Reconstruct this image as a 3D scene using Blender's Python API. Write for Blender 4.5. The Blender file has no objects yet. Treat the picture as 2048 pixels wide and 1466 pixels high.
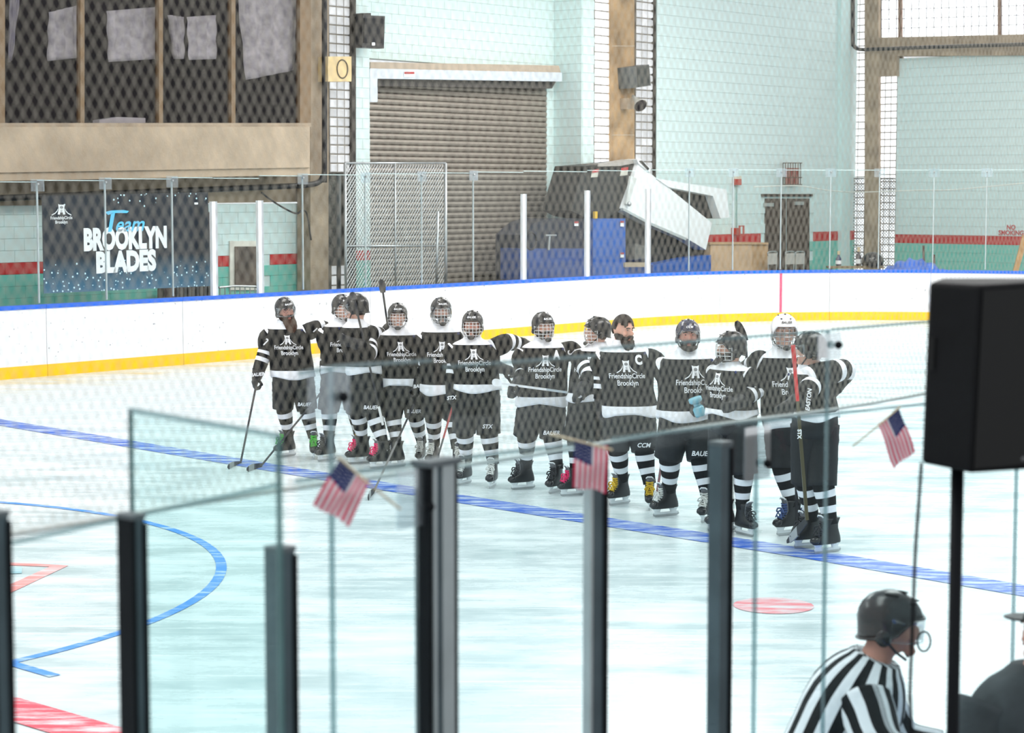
import bpy, bmesh, math, random
from mathutils import Vector, Matrix, noise as mnoise
random.seed(7)
R = math.radians
V = Vector
# ------------------------------------------------------------------ camera, world, light, exposure
F, H = 4100.0, 3.2
PITCH = math.atan((733 - 380) / F)
scene = bpy.context.scene
col = scene.collection
cd = bpy.data.cameras.new('camera'); cam = bpy.data.objects.new('camera', cd); col.objects.link(cam)
cd.sensor_fit = 'HORIZONTAL'; cd.sensor_width = 36; cd.lens = F * 36 / 2048
cd.clip_start = .05; cd.clip_end = 300
cam.location = (0, 0, H); cam.rotation_euler = (math.pi / 2 - PITCH, 0, 0)
cd.dof.use_dof = True; cd.dof.focus_distance = 22.0; cd.dof.aperture_fstop = 3.9
scene.camera = cam
world = bpy.data.worlds.new('world'); scene.world = world; world.use_nodes = True
bg = world.node_tree.nodes['Background']; bg.inputs[0].default_value = (.93, .97, 1, 1); bg.inputs[1].default_value = .5
scene.view_settings.view_transform = 'Standard'; scene.view_settings.look = 'None'
scene.view_settings.gamma = 1; scene.view_settings.use_curve_mapping = False
scene.view_settings.exposure = 1.05
scene.cycles.transparent_max_bounces = 24
scene.cycles.max_bounces = 4; scene.cycles.diffuse_bounces = 3; scene.cycles.glossy_bounces = 2; scene.cycles.adaptive_threshold = .04; scene.cycles.caustics_reflective = False; scene.cycles.caustics_refractive = False
UX, UY = .65, .76                       # rink length direction
def ab(a, b, z=0): return V((a * UX + b * UY, a * UY - b * UX, z))
U3 = V((UX, UY, 0)).normalized(); V3 = V((UY, -UX, 0)).normalized()
for i, (a, b, e) in enumerate([(4, -8, 210), (4, -20, 260), (16, -8, 330), (16, -20, 330), (28, -8, 330), (28, -20, 330), (40, -10, 330), (40, -22, 430), (36, -26, 320)]):
    ld = bpy.data.lights.new('hall_lamp', 'AREA'); ld.shape = 'RECTANGLE'; ld.size = 7; ld.size_y = 3; ld.energy = e; ld.color = (1, .985, .95)
    lo = bpy.data.objects.new('hall_lamp', ld); col.objects.link(lo); lo.location = ab(a, b, 9.6); lo.rotation_euler = (0, 0, math.atan2(UY, UX))

# ------------------------------------------------------------------ projection helpers (to place real things at measured positions)
CP, SP = math.cos(PITCH), math.sin(PITCH)
def ray(x, y):
    xc, yc = (x - 1024) / F, -(y - 733) / F
    return V((xc, CP + yc * SP, -SP + yc * CP))
O = V((0, 0, H))
def onz(x, y, z=0): d = ray(x, y); return O + d * ((z - H) / d.z)
def ony(x, y, Y): d = ray(x, y); return O + d * (Y / d.y)
def onb(x, y, b): d = ray(x, y); return O + d * (b / (d.x * UY - d.y * UX))
def ona(x, y, a): d = ray(x, y); return O + d * (a / (d.x * UX + d.y * UY))
def AB(p): return p.x * UX + p.y * UY, p.x * UY - p.y * UX
def proj(p):
    q = p - O; w = q.y * CP - q.z * SP; v = q.y * SP + q.z * CP
    return 1024 + F * q.x / w, 733 - F * v / w

# ------------------------------------------------------------------ materials
MATS = {}
def nt(name):
    m = bpy.data.materials.new(name); m.use_nodes = True
    return m, m.node_tree.nodes, m.node_tree.links, m.node_tree.nodes['Principled BSDF']
def mat(name, c, rough=.6, metal=0, var=.12, scale=6, bump=0, bscale=40, spec=.4, coat=0):
    if name in MATS: return MATS[name]
    m, n, l, p = nt(name)
    p.inputs['Roughness'].default_value = rough; p.inputs['Metallic'].default_value = metal
    p.inputs['Specular IOR Level'].default_value = spec; p.inputs['Coat Weight'].default_value = coat
    tc = n.new('ShaderNodeTexCoord'); no = n.new('ShaderNodeTexNoise'); no.inputs['Scale'].default_value = scale; no.inputs['Detail'].default_value = 6
    l.new(tc.outputs['Object'], no.inputs['Vector'])
    r = n.new('ShaderNodeValToRGB')
    r.color_ramp.elements[0].position = .3; r.color_ramp.elements[1].position = .7
    r.color_ramp.elements[0].color = (*[max(0, k * (1 - var)) for k in c], 1); r.color_ramp.elements[1].color = (*[min(1, k * (1 + var)) for k in c], 1)
    l.new(no.outputs['Fac'], r.inputs['Fac']); l.new(r.outputs['Color'], p.inputs['Base Color'])
    if bump:
        b = n.new('ShaderNodeBump'); b.inputs['Strength'].default_value = bump; b.inputs['Distance'].default_value = .02
        n2 = n.new('ShaderNodeTexNoise'); n2.inputs['Scale'].default_value = bscale; n2.inputs['Detail'].default_value = 4
        l.new(tc.outputs['Object'], n2.inputs['Vector']); l.new(n2.outputs['Fac'], b.inputs['Height']); l.new(b.outputs['Normal'], p.inputs['Normal'])
    MATS[name] = m; return m
def ramp_mat(name, stops, rough=.8, bump=.35, bscale=9, attr='st', spec=.2):
    if name in MATS: return MATS[name]
    m, n, l, p = nt(name); p.inputs['Roughness'].default_value = rough; p.inputs['Specular IOR Level'].default_value = spec
    a = n.new('ShaderNodeAttribute'); a.attribute_name = attr
    r = n.new('ShaderNodeValToRGB'); r.color_ramp.interpolation = 'CONSTANT'
    els = r.color_ramp.elements
    while len(els) < len(stops): els.new(.5)
    for e, (pos, c) in zip(els, stops): e.position = pos; e.color = (*c, 1)
    l.new(a.outputs['Fac'], r.inputs['Fac']); l.new(r.outputs['Color'], p.inputs['Base Color'])
    tc = n.new('ShaderNodeTexCoord'); no = n.new('ShaderNodeTexNoise'); no.inputs['Scale'].default_value = bscale; no.inputs['Detail'].default_value = 3; no.inputs['Distortion'].default_value = .8
    b = n.new('ShaderNodeBump'); b.inputs['Strength'].default_value = bump; b.inputs['Distance'].default_value = .06
    l.new(tc.outputs['Object'], no.inputs['Vector']); l.new(no.outputs['Fac'], b.inputs['Height']); l.new(b.outputs['Normal'], p.inputs['Normal'])
    MATS[name] = m; return m
def glass_mat(name, tint, haze, hazec=(.85, .95, .95), refl=.5):
    m, n, l, p = nt(name); n.remove(p)
    out = n['Material Output']
    tr = n.new('ShaderNodeBsdfTransparent'); tr.inputs[0].default_value = (*tint, 1)
    df = n.new('ShaderNodeBsdfDiffuse'); df.inputs[0].default_value = (*hazec, 1)
    gl = n.new('ShaderNodeBsdfGlossy'); gl.inputs['Roughness'].default_value = .03
    tc = n.new('ShaderNodeTexCoord'); no = n.new('ShaderNodeTexNoise'); no.inputs['Scale'].default_value = 1.3; no.inputs['Detail'].default_value = 5
    l.new(tc.outputs['Object'], no.inputs['Vector'])
    mr = n.new('ShaderNodeMapRange'); mr.inputs[1].default_value = .3; mr.inputs[2].default_value = .75; mr.inputs[3].default_value = haze * .4; mr.inputs[4].default_value = haze * 1.6
    l.new(no.outputs['Fac'], mr.inputs[0])
    m1 = n.new('ShaderNodeMixShader'); l.new(mr.outputs[0], m1.inputs[0]); l.new(tr.outputs[0], m1.inputs[1]); l.new(df.outputs[0], m1.inputs[2])
    fr = n.new('ShaderNodeFresnel'); fr.inputs[0].default_value = 1.35
    mu = n.new('ShaderNodeMath'); mu.operation = 'MULTIPLY'; mu.inputs[1].default_value = refl; l.new(fr.outputs[0], mu.inputs[0])
    m2 = n.new('ShaderNodeMixShader'); l.new(mu.outputs[0], m2.inputs[0]); l.new(m1.outputs[0], m2.inputs[1]); l.new(gl.outputs[0], m2.inputs[2])
    l.new(m2.outputs[0], out.inputs[0]); MATS[name] = m; return m
def emit_mat(name, c, s, var=.0, scale=3):
    m, n, l, p = nt(name); p.inputs['Base Color'].default_value = (*[k * .3 for k in c], 1); p.inputs['Roughness'].default_value = .3
    p.inputs['Emission Color'].default_value = (*c, 1); p.inputs['Emission Strength'].default_value = s
    if var:
        tc = n.new('ShaderNodeTexCoord'); no = n.new('ShaderNodeTexNoise'); no.inputs['Scale'].default_value = scale; l.new(tc.outputs['Object'], no.inputs['Vector'])
        oi = n.new('ShaderNodeObjectInfo'); ad = n.new('ShaderNodeMath'); ad.operation = 'MULTIPLY_ADD'; ad.inputs[1].default_value = .5; l.new(oi.outputs['Random'], ad.inputs[0]); l.new(no.outputs['Fac'], ad.inputs[2])
        mr = n.new('ShaderNodeMapRange'); mr.inputs[1].default_value = .3; mr.inputs[2].default_value = 1.1; mr.inputs[3].default_value = s * (1 - var); mr.inputs[4].default_value = s * (1 + var)
        l.new(ad.outputs[0], mr.inputs[0]); l.new(mr.outputs[0], p.inputs['Emission Strength'])
    MATS[name] = m; return m
def worn_mat(name, c, under=(.62, .70, .72), lo=.42, hi=.62, scale=2.0, stretch=(1, 6, 1)):
    m, n, l, p = nt(name); p.inputs['Roughness'].default_value = .45
    g = n.new('ShaderNodeNewGeometry'); mp = n.new('ShaderNodeMapping'); mp.inputs['Rotation'].default_value = (0, 0, .75); mp.inputs['Scale'].default_value = stretch
    l.new(g.outputs['Position'], mp.inputs['Vector'])
    no = n.new('ShaderNodeTexNoise'); no.inputs['Scale'].default_value = scale; no.inputs['Detail'].default_value = 8; no.inputs['Roughness'].default_value = .7; l.new(mp.outputs[0], no.inputs['Vector'])
    r = n.new('ShaderNodeValToRGB'); r.color_ramp.elements[0].position = lo; r.color_ramp.elements[1].position = hi
    r.color_ramp.elements[0].color = (*c, 1); r.color_ramp.elements[1].color = (*under, 1)
    l.new(no.outputs['Fac'], r.inputs[0]); l.new(r.outputs[0], p.inputs['Base Color']); MATS[name] = m; return m

BLK, WHT, TEAL = (.0055, .006, .007), (.78, .79, .82), (.28, .62, .55)
M_mint = mat('mint_block_paint', (.60, .76, .73), .7, var=.05, scale=3, bump=.15, bscale=60)
M_teal = mat('teal_block_paint', (.17, .52, .43), .65, var=.07, scale=3, bump=.15, bscale=60)
M_redb = mat('red_stripe_paint', (.50, .03, .03), .6, var=.1, scale=3, bump=.15, bscale=60)
M_conc = mat('concrete', (.36, .28, .20), .9, var=.3, scale=2.2, bump=.4, bscale=25)
M_concl = mat('pale_concrete', (.43, .34, .245), .9, var=.16, scale=1.6, bump=.3, bscale=30)
M_mortar = mat('mortar', (.60, .745, .725), .9)
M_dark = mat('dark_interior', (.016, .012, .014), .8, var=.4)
M_blackp = mat('black_plastic', (.012, .012, .014), .45, var=.3, bump=.05, bscale=200)
M_steel = mat('galvanised_steel', (.45, .47, .48), .35, .8, var=.15)
M_alu = mat('brushed_aluminium', (.62, .65, .68), .3, .85, var=.1)
M_white = mat('white_paint', (.82, .83, .84), .4, var=.05)
M_board = mat('white_dasher_board', (.80, .80, .82), .35, var=.05, scale=9)
M_yel = mat('yellow_kick_plate', (.86, .50, .0), .4, var=.08)
M_blue = mat('blue_cap_rail', (.004, .12, .66), .4, var=.1)
M_jtorso = ramp_mat('jersey_cloth', [(0, WHT), (.125, BLK), (.925, WHT)])
M_jslv = ramp_mat('sleeve_cloth', [(0, WHT), (.07, BLK), (.47, WHT), (.56, BLK), (.66, WHT), (.76, BLK)])
M_sock = ramp_mat('sock_knit', [(0, BLK), (.22, WHT), (.38, BLK), (.58, WHT), (.74, BLK)], bump=.2)
M_pants = mat('black_nylon_pants', (.005, .0062, .008), .7, var=.3, bump=.5, bscale=8)
M_skin = mat('skin', (.62, .34, .25), .55, var=.1, scale=12)
M_skin2 = mat('ruddy_skin', (.60, .27, .20), .55, var=.15, scale=12)
M_hair = mat('dark_brown_hair', (.018, .011, .008), .7, var=.4, scale=60, bump=.5, bscale=90)
M_hairb = mat('brown_beard_hair', (.06, .026, .014), .75, var=.5, scale=60, bump=.6, bscale=90)
M_glove = mat('black_glove_leather', (.007, .008, .010), .5, var=.3, bump=.3, bscale=40)
M_helm = mat('black_helmet_shell', (.007, .007, .008), .25, var=.2, coat=.2)
M_helmw = mat('white_helmet_shell', (.82, .82, .84), .25, var=.04, coat=.4)
M_helmn = mat('navy_helmet_shell', (.014, .018, .045), .25, var=.2, coat=.4)
M_wire = mat('white_cage_wire', (.75, .75, .75), .35, .3)
M_wirek = mat('steel_cage_wire', (.35, .36, .38), .3, .8)
M_boot = mat('black_skate_boot', (.006, .007, .009), .4, var=.3)
M_holder = mat('white_blade_holder', (.75, .78, .8), .35)
M_print = mat('white_print', (.82, .82, .84), .6, var=.02)
M_eye = mat('dark_eye', (.02, .012, .01), .2)
M_lip = mat('lip', (.38, .10, .09), .5)
M_tooth = mat('teeth', (.8, .78, .72), .3)
M_glassfar = glass_mat('far_rink_glass', (.965, .985, .982), .0010, refl=.05)
M_glassnear = glass_mat('near_rink_glass', (.950, .983, .986), .0008, (.6, .85, 1), refl=.04)
M_glassdoor = glass_mat('gate_glass', (.86, .955, .95), .002, refl=.05)
M_clear = glass_mat('clear_polycarbonate', (.9, .95, .97), .12, (.8, .85, .9), .6)
M_visor = glass_mat('clear_visor', (.96, .97, .975), .006, refl=.35)
M_softedge = glass_mat('translucent_glass_edge', (.55, .65, .66), .26, (.62, .72, .74), .1)
M_edge = mat('glass_edge', (.09, .18, .18), .3, var=.2)

# ------------------------------------------------------------------ mesh helpers
class MB:
    def __init__(s): s.v = []; s.f = []; s.at = []; s.at2 = []
    def add(s, vs, fs, at=None, at2=None):
        o = len(s.v); s.v += [V(p) for p in vs]; s.f += [tuple(i + o for i in f) for f in fs]
        s.at += list(at) if at else [0.0] * len(vs); s.at2 += list(at2) if at2 else [0.0] * len(vs); return s
    def box(s, c, size, ax=None):
        c = V(c); X, Y, Z = ax if ax else (V((1, 0, 0)), V((0, 1, 0)), V((0, 0, 1)))
        hx, hy, hz = [k / 2 for k in size]
        vs = [c + X * (i * hx) + Y * (j * hy) + Z * (k * hz) for i in (-1, 1) for j in (-1, 1) for k in (-1, 1)]
        return s.add(vs, [(0, 1, 3, 2), (4, 6, 7, 5), (0, 4, 5, 1), (2, 3, 7, 6), (0, 2, 6, 4), (1, 5, 7, 3)])
    def rbox(s, a0, a1, b0, b1, z0, z1):   # box in the rink frame
        return s.box(ab((a0 + a1) / 2, (b0 + b1) / 2, (z0 + z1) / 2), (a1 - a0, b1 - b0, z1 - z0), (U3, V3, V((0, 0, 1))))
    def prism(s, poly, ext):
        n = len(poly); poly = [V(p) for p in poly]; ext = V(ext)
        return s.add(poly + [p + ext for p in poly], [tuple(range(n))[::-1], tuple(range(n, 2 * n))] + [(i, (i + 1) % n, n + (i + 1) % n, n + i) for i in range(n)])
    def rings(s, rs, cap0=True, cap1=True, at=None, at2=None, close=True):
        n = len(rs[0]); vs = [p for r in rs for p in r]; fs = []
        m = n if close else n - 1
        for i in range(len(rs) - 1):
            for j in range(m):
                k = (j + 1) % n; fs.append((i * n + j, i * n + k, (i + 1) * n + k, (i + 1) * n + j))
        if cap0 and close: fs.append(tuple(range(n))[::-1])
        if cap1 and close: fs.append(tuple(range((len(rs) - 1) * n, len(rs) * n)))
        av = [at[i] for i in range(len(rs)) for _ in range(n)] if at else None
        av2 = [j / n for _ in rs for j in range(n)] if at2 else None
        return s.add(vs, fs, av, av2)
    def tube(s, pts, r, seg=8, at=False, flat=1.0, up=None):
        pts = [V(p) for p in pts]; N = len(pts)
        rr = r if isinstance(r, (list, tuple)) else [r] * N
        t0 = (pts[1] - pts[0]).normalized()
        x = (up.copy() if up else V((0, 0, 1)) if abs(t0.z) < .9 else V((1, 0, 0)))
        rs = []; L = 0; ats = []
        tot = sum((pts[i + 1] - pts[i]).length for i in range(N - 1)) or 1
        for i in range(N):
            t = (pts[min(i + 1, N - 1)] - pts[max(i - 1, 0)]).normalized()
            x = (x - t * x.dot(t)).normalized(); y = t.cross(x)
            rs.append([pts[i] + x * (rr[i] * math.cos(2 * math.pi * k / seg)) + y * (rr[i] * flat * math.sin(2 * math.pi * k / seg)) for k in range(seg)])
            if i: L += (pts[i] - pts[i - 1]).length
            ats.append(L / tot)
        return s.rings(rs, at=ats if at else None)
    def ell(s, c, rad, M=None, nu=16, nv=10, fn=None, keep=None):
        c = V(c); vs = []; loc = []
        for i in range(nv + 1):
            th = math.pi * i / nv
            for j in range(nu):
                ph = 2 * math.pi * j / nu
                p = V((rad[0] * math.sin(th) * math.cos(ph), rad[1] * math.sin(th) * math.sin(ph), rad[2] * math.cos(th)))
                if fn: p = fn(p)
                loc.append(p); vs.append(c + (M @ p if M else p))
        fs = []
        for i in range(nv):
            for j in range(nu):
                q = (i * nu + j, (i + 1) * nu + j, (i + 1) * nu + (j + 1) % nu, i * nu + (j + 1) % nu)
                if keep is None or all(keep(loc[k]) for k in q): fs.append(q)
        return s.add(vs, fs)
    def build(s, name, m, parent=None, smooth=False, loc=None, remesh=0, attr=False, weld=False, kind=None, label=None):
        o0 = V(parent_loc(parent)) if parent else (V(loc) if loc is not None else V((0, 0, 0)))
        me = bpy.data.meshes.new(name); me.from_pydata([p - o0 for p in s.v], [], s.f); me.update()
        if attr:
            a = me.attributes.new('st', 'FLOAT', 'POINT'); a.data.foreach_set('value', s.at)
            a = me.attributes.new('st2', 'FLOAT', 'POINT'); a.data.foreach_set('value', s.at2)
        o = bpy.data.objects.new(name, me); col.objects.link(o)
        if weld:
            b = bmesh.new(); b.from_mesh(me); bmesh.ops.remove_doubles(b, verts=b.verts, dist=1e-5); bmesh.ops.recalc_face_normals(b, faces=b.faces); b.to_mesh(me); b.free()
        if remesh:
            md = o.modifiers.new('r', 'REMESH'); md.mode = 'VOXEL'; md.voxel_size = remesh
            m2 = o.modifiers.new('s', 'SMOOTH'); m2.iterations = 3; m2.factor = .5
            dg = bpy.context.evaluated_depsgraph_get(); me2 = bpy.data.meshes.new_from_object(o.evaluated_get(dg)); o.modifiers.clear(); o.data = me2; me = me2
        me.materials.clear(); me.materials.append(m)
        if smooth: me.polygons.foreach_set('use_smooth', [True] * len(me.polygons))
        if parent: o.parent = parent
        elif loc is not None: o.location = o0
        if kind: o['kind'] = kind
        if label: o['label'] = label
        return o
WL = {}
def parent_loc(p):
    l = V((0, 0, 0))
    while p: l += p.location; p = p.parent
    return l
def thing(name, loc, label, cat, group=None):
    o = bpy.data.objects.new(name, None); col.objects.link(o); o.location = loc; o.empty_display_size = .1
    return tag(o, label, cat, group)
def tag(o, label=None, cat=None, group=None, kind=None):
    if label: o['label'] = label
    if cat: o['category'] = cat
    if group: o['group'] = group
    if kind: o['kind'] = kind
    return o
def struct(o, label=None, cat=None):
    o['kind'] = 'structure'; return tag(o, label, cat)
def inst(me, name, parent, M):
    o = bpy.data.objects.new(name, me); col.objects.link(o)
    if parent: o.parent = parent
    o.matrix_local = M; return o
def slab(mb, px, plane, back=.1, off=0):
    """a flat piece on a rink-frame plane ('b' or 'a', value): outline measured in the photo, real thickness"""
    k, val = plane; f = onb if k == 'b' else ona
    nrm = V3 if k == 'b' else -U3
    pts = [f(x, y, val + (off if k == 'b' else -off)) for x, y in px]
    return mb.prism(pts, -nrm * back)
def rect(x0, y0, x1, y1): return [(x0, y0), (x1, y0), (x1, y1), (x0, y1)]
_tc = {}
def text2d(s, size, bold=0, shear=0, xs=1, align='CENTER'):
    cu = bpy.data.curves.new('t', 'FONT'); cu.body = s; cu.size = size; cu.offset = bold; cu.shear = shear; cu.align_x = align; cu.resolution_u = 3
    ob = bpy.data.objects.new('t', cu); col.objects.link(ob)
    dg = bpy.context.evaluated_depsgraph_get(); me = bpy.data.meshes.new_from_object(ob.evaluated_get(dg))
    vs = [(v.co.x * xs, v.co.y) for v in me.vertices]; fs = [tuple(p.vertices) for p in me.polygons]
    bpy.data.objects.remove(ob); bpy.data.curves.remove(cu); bpy.data.meshes.remove(me)
    return vs, fs
def text_on(mb, s, size, origin, X, Z, n, bold=0, shear=0, xs=1, align='CENTER', thick=0):
    vs, fs = text2d(s, size, bold, shear, xs, align)
    P = [origin + X * x + Z * y for x, y in vs]
    return mb.add(P, fs)
def crspline(P, n):
    P = [V(p) for p in P]; out = []
    Q = [P[0] * 2 - P[1]] + P + [P[-1] * 2 - P[-2]]
    for i in range(len(P) - 1):
        a, b, c, d = Q[i:i + 4]
        for k in range(n):
            t = k / n; out.append(.5 * ((2 * b) + (c - a) * t + (2 * a - 5 * b + 4 * c - d) * t * t + (3 * b - a - 3 * c + d) * t ** 3))
    out.append(P[-1]); return out
# ------------------------------------------------------------------ the ice and the floor round the rink
BF, AE, RC, BN = -29.0, 46.1, 8.2, -3.78        # far boards, end boards, corner radius, near boards
def path_pts(off=0, step=.5):
    """board line in the rink frame, going along the far side, round the corner, along the end; off = outward"""
    pts = [(a * .5, BF - off) for a in range(20, int((AE - RC) * 2) + 1)]
    ca, cb = AE - RC, BF + RC
    for k in range(0, 31):
        t = math.pi / 2 * k / 30; pts.append((ca + (RC + off) * math.sin(t), cb - (RC + off) * math.cos(t)))
    pts += [(AE + off, b * .5) for b in range(int((BF + RC) * 2) + 1, -6)]
    return pts
def path_len(pts):
    L = [0]
    for p, q in zip(pts, pts[1:]): L.append(L[-1] + math.hypot(q[0] - p[0], q[1] - p[1]))
    return L
PP = path_pts(); PL = path_len(PP)
def path_at(s):
    for i in range(len(PL) - 1):
        if PL[i + 1] >= s or i == len(PL) - 2:
            t = (s - PL[i]) / (PL[i + 1] - PL[i]); p, q = PP[i], PP[i + 1]
            tx, ty = q[0] - p[0], q[1] - p[1]; n = math.hypot(tx, ty)
            return p[0] + tx * t, p[1] + ty * t, tx / n, ty / n
def path_s(px):
    best = min(range(0, 900), key=lambda k: abs(proj(ab(*path_at(k * PL[-1] / 900)[:2], 1.24))[0] - px) + (0 if ab(*path_at(k * PL[-1] / 900)[:2]).y > 5 else 1e6))
    s0 = best * PL[-1] / 900; d = PL[-1] / 900
    for _ in range(3):
        c = [s0 + d * (j - 5) / 5 for j in range(11)]; s0 = min(c, key=lambda s: abs(proj(ab(*path_at(s)[:2], 1.24))[0] - px)); d /= 5
    return s0
def sweep(s0, s1, prof, step=.35):
    """sweep a closed (out, z) profile along the boards between two stations"""
    n = max(1, int((s1 - s0) / step)); rs = []
    for i in range(n + 1):
        a, b, tx, ty = path_at(s0 + (s1 - s0) * i / n); ox, oy = ty, -tx
        rs.append([ab(a + ox * o, b + oy * o, z) for o, z in prof])
    return rs

def ice_material():
    m, n, l, p = nt('rink_ice')
    g = n.new('ShaderNodeNewGeometry')
    def nz(scale, st, rot, det=8, rough=.6):
        mp = n.new('ShaderNodeMapping'); mp.inputs['Rotation'].default_value = (0, 0, rot); mp.inputs['Scale'].default_value = st
        no = n.new('ShaderNodeTexNoise'); no.inputs['Scale'].default_value = scale; no.inputs['Detail'].default_value = det; no.inputs['Roughness'].default_value = rough
        l.new(g.outputs['Position'], mp.inputs['Vector']); l.new(mp.outputs[0], no.inputs['Vector']); return no
    a = nz(1.3, (.55, 1.5, 1), .25, 10, .68); b = nz(5, (.08, 3, 1), -.35, 4); c = nz(5, (.06, 3, 1), .5, 4)
    r = n.new('ShaderNodeValToRGB'); r.color_ramp.elements[0].position = .36; r.color_ramp.elements[1].position = .62
    r.color_ramp.elements[0].color = (.49, .585, .60, 1); r.color_ramp.elements[1].color = (.66, .71, .72, 1); l.new(a.outputs['Fac'], r.inputs[0])
    prev = r.outputs[0]
    d = nz(11, (.03, 2.2, 1), .12, 3); e = nz(9, (.04, 2.4, 1), -.9, 3)
    for t in (b, c, d, e):
        q = n.new('ShaderNodeMapRange'); q.inputs[1].default_value = .62; q.inputs[2].default_value = .68; l.new(t.outputs['Fac'], q.inputs[0])
        mx = n.new('ShaderNodeMix'); mx.data_type = 'RGBA'; l.new(q.outputs[0], mx.inputs[0]); l.new(prev, mx.inputs[6]); mx.inputs[7].default_value = (.80, .84, .85, 1); prev = mx.outputs[2]
    l.new(prev, p.inputs['Base Color'])
    rr = n.new('ShaderNodeMapRange'); rr.inputs[1].default_value = .35; rr.inputs[2].default_value = .65; rr.inputs[3].default_value = .14; rr.inputs[4].default_value = .42; l.new(a.outputs['Fac'], rr.inputs[0]); l.new(rr.outputs[0], p.inputs['Roughness'])
    bp = n.new('ShaderNodeBump'); bp.inputs['Strength'].default_value = .08; bp.inputs['Distance'].default_value = .01; l.new(a.outputs['Fac'], bp.inputs['Height']); l.new(bp.outputs[0], p.inputs['Normal'])
    return m
M_ice = ice_material()
floor = MB().rbox(-6, AE + 14, BF - 10, 8, -.3, -.06).build('floor', mat('grey_rubber_floor', (.12, .12, .12), .8), None); struct(floor, 'dark grey floor around the ice rink', 'floor')
mb = MB()
poly = [ab(-6, BN), ab(-6, BF)] + [ab(a, b) for a, b in PP if a > -6] + [ab(AE, BN)]
mb.prism([p + V((0, 0, 0)) for p in poly], (0, 0, -.05))
ice = struct(mb.build('ice_sheet', M_ice), 'white scratched ice sheet with painted lines', 'ice')
M_bl = worn_mat('worn_blue_line', (.010, .09, .48), lo=.46, hi=.64, scale=2.2)
M_rl = worn_mat('worn_red_line', (.72, .02, .06), lo=.47, hi=.64, scale=1.9)
M_cl = worn_mat('worn_light_blue_line', (.02, .22, .68), lo=.50, hi=.70, scale=2.0)
M_dt = worn_mat('worn_red_dot', (.70, .16, .19), lo=.40, hi=.66, scale=2.2)
ZL = .004
def strip(name, pts, w, m, z=ZL):
    """flat painted band of width w along (a, b) points"""
    rs = []
    for i, (a, b) in enumerate(pts):
        q0, q1 = pts[max(i - 1, 0)], pts[min(i + 1, len(pts) - 1)]; tx, ty = q1[0] - q0[0], q1[1] - q0[1]; n = math.hypot(tx, ty) or 1; ox, oy = -ty / n * w / 2, tx / n * w / 2
        rs.append([ab(a + ox, b + oy, z), ab(a - ox, b - oy, z)])
    return MB().rings(rs, close=False).build(name, m, ice)
A0 = AB(onz(0, 845)); A1 = AB(onz(900, 995)); A2 = AB(onz(1640, 1112)); A3 = AB(onz(2048, 1182))
def lerp(p, q, t): return (p[0] + (q[0] - p[0]) * t, p[1] + (q[1] - p[1]) * t)
bl = [lerp(A0, A3, t) for t in (-.45, -.2, 0)] + [lerp(A0, A1, t) for t in (.25, .5, .75, 1)] + [lerp(A1, A2, t) for t in (.33, .66, 1)] + [A3, lerp(A2, A3, 1.6)]
strip('blue_line', bl, .40, M_bl)
r0 = AB(onz(20, 1417)); r1 = AB(onz(232, 1480)); strip('red_line', [lerp(r0, r1, -4), r0, r1, lerp(r0, r1, 2)], .36, M_rl, ZL + .002)
# centre circle fitted through three measured points
def circ3(p, q, r):
    ax, ay = p; bx, by = q; cx, cy = r; d = 2 * (ax * (by - cy) + bx * (cy - ay) + cx * (ay - by))
    ux = ((ax * ax + ay * ay) * (by - cy) + (bx * bx + by * by) * (cy - ay) + (cx * cx + cy * cy) * (ay - by)) / d
    uy = ((ax * ax + ay * ay) * (cx - bx) + (bx * bx + by * by) * (ax - cx) + (cx * cx + cy * cy) * (bx - ax)) / d
    return ux, uy, math.hypot(ax - ux, ay - uy)
c0 = circ3(AB(onz(0, 1005)), AB(onz(440, 1150)), AB(onz(22, 1325)))
strip('centre_circle', [(c0[0] + c0[2] * math.cos(t * math.pi / 60), c0[1] + c0[2] * math.sin(t * math.pi / 60)) for t in range(121)], .09, M_cl)
strip('crease_tick', [AB(onz(20, 1327)), AB(onz(110, 1353))], .09, M_cl, ZL + .001)
lm = worn_mat('faded_red_paint', (.75, .22, .2), lo=.45, hi=.75, scale=1.2)
strip('centre_logo', [AB(onz(-120, 1122)), AB(onz(118, 1133)), AB(onz(-60, 1215))], .16, lm)
strip('centre_logo', [AB(onz(-80, 1146)), AB(onz(44, 1141))], .3, worn_mat('faded_teal_paint', (.25, .45, .5), lo=.4, hi=.7, scale=1.4), ZL + .001)
dc = AB(onz(1547, 1212)); dm = MB(); ring = [ab(dc[0] + .31 * math.cos(t * math.pi / 20), dc[1] + .31 * math.sin(t * math.pi / 20), ZL) for t in range(40)]
dm.add(ring, [tuple(range(40))]).build('faceoff_dot', M_dt, ice)

# ------------------------------------------------------------------ far dasher boards
ZB = 1.24
boards = thing('dasher_boards', ab(30, BF), 'long white rink boards with yellow kick strip and blue top rail', 'rink boards')
seams = [-60, 92, 365, 740, 1060, 1186, 1440, 1660, 1862, 2100]
SS = [path_s(x) if 0 <= x <= 2048 else None for x in seams]; SS[0] = SS[1] - 3; SS[-1] = SS[-2] + 5
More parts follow.
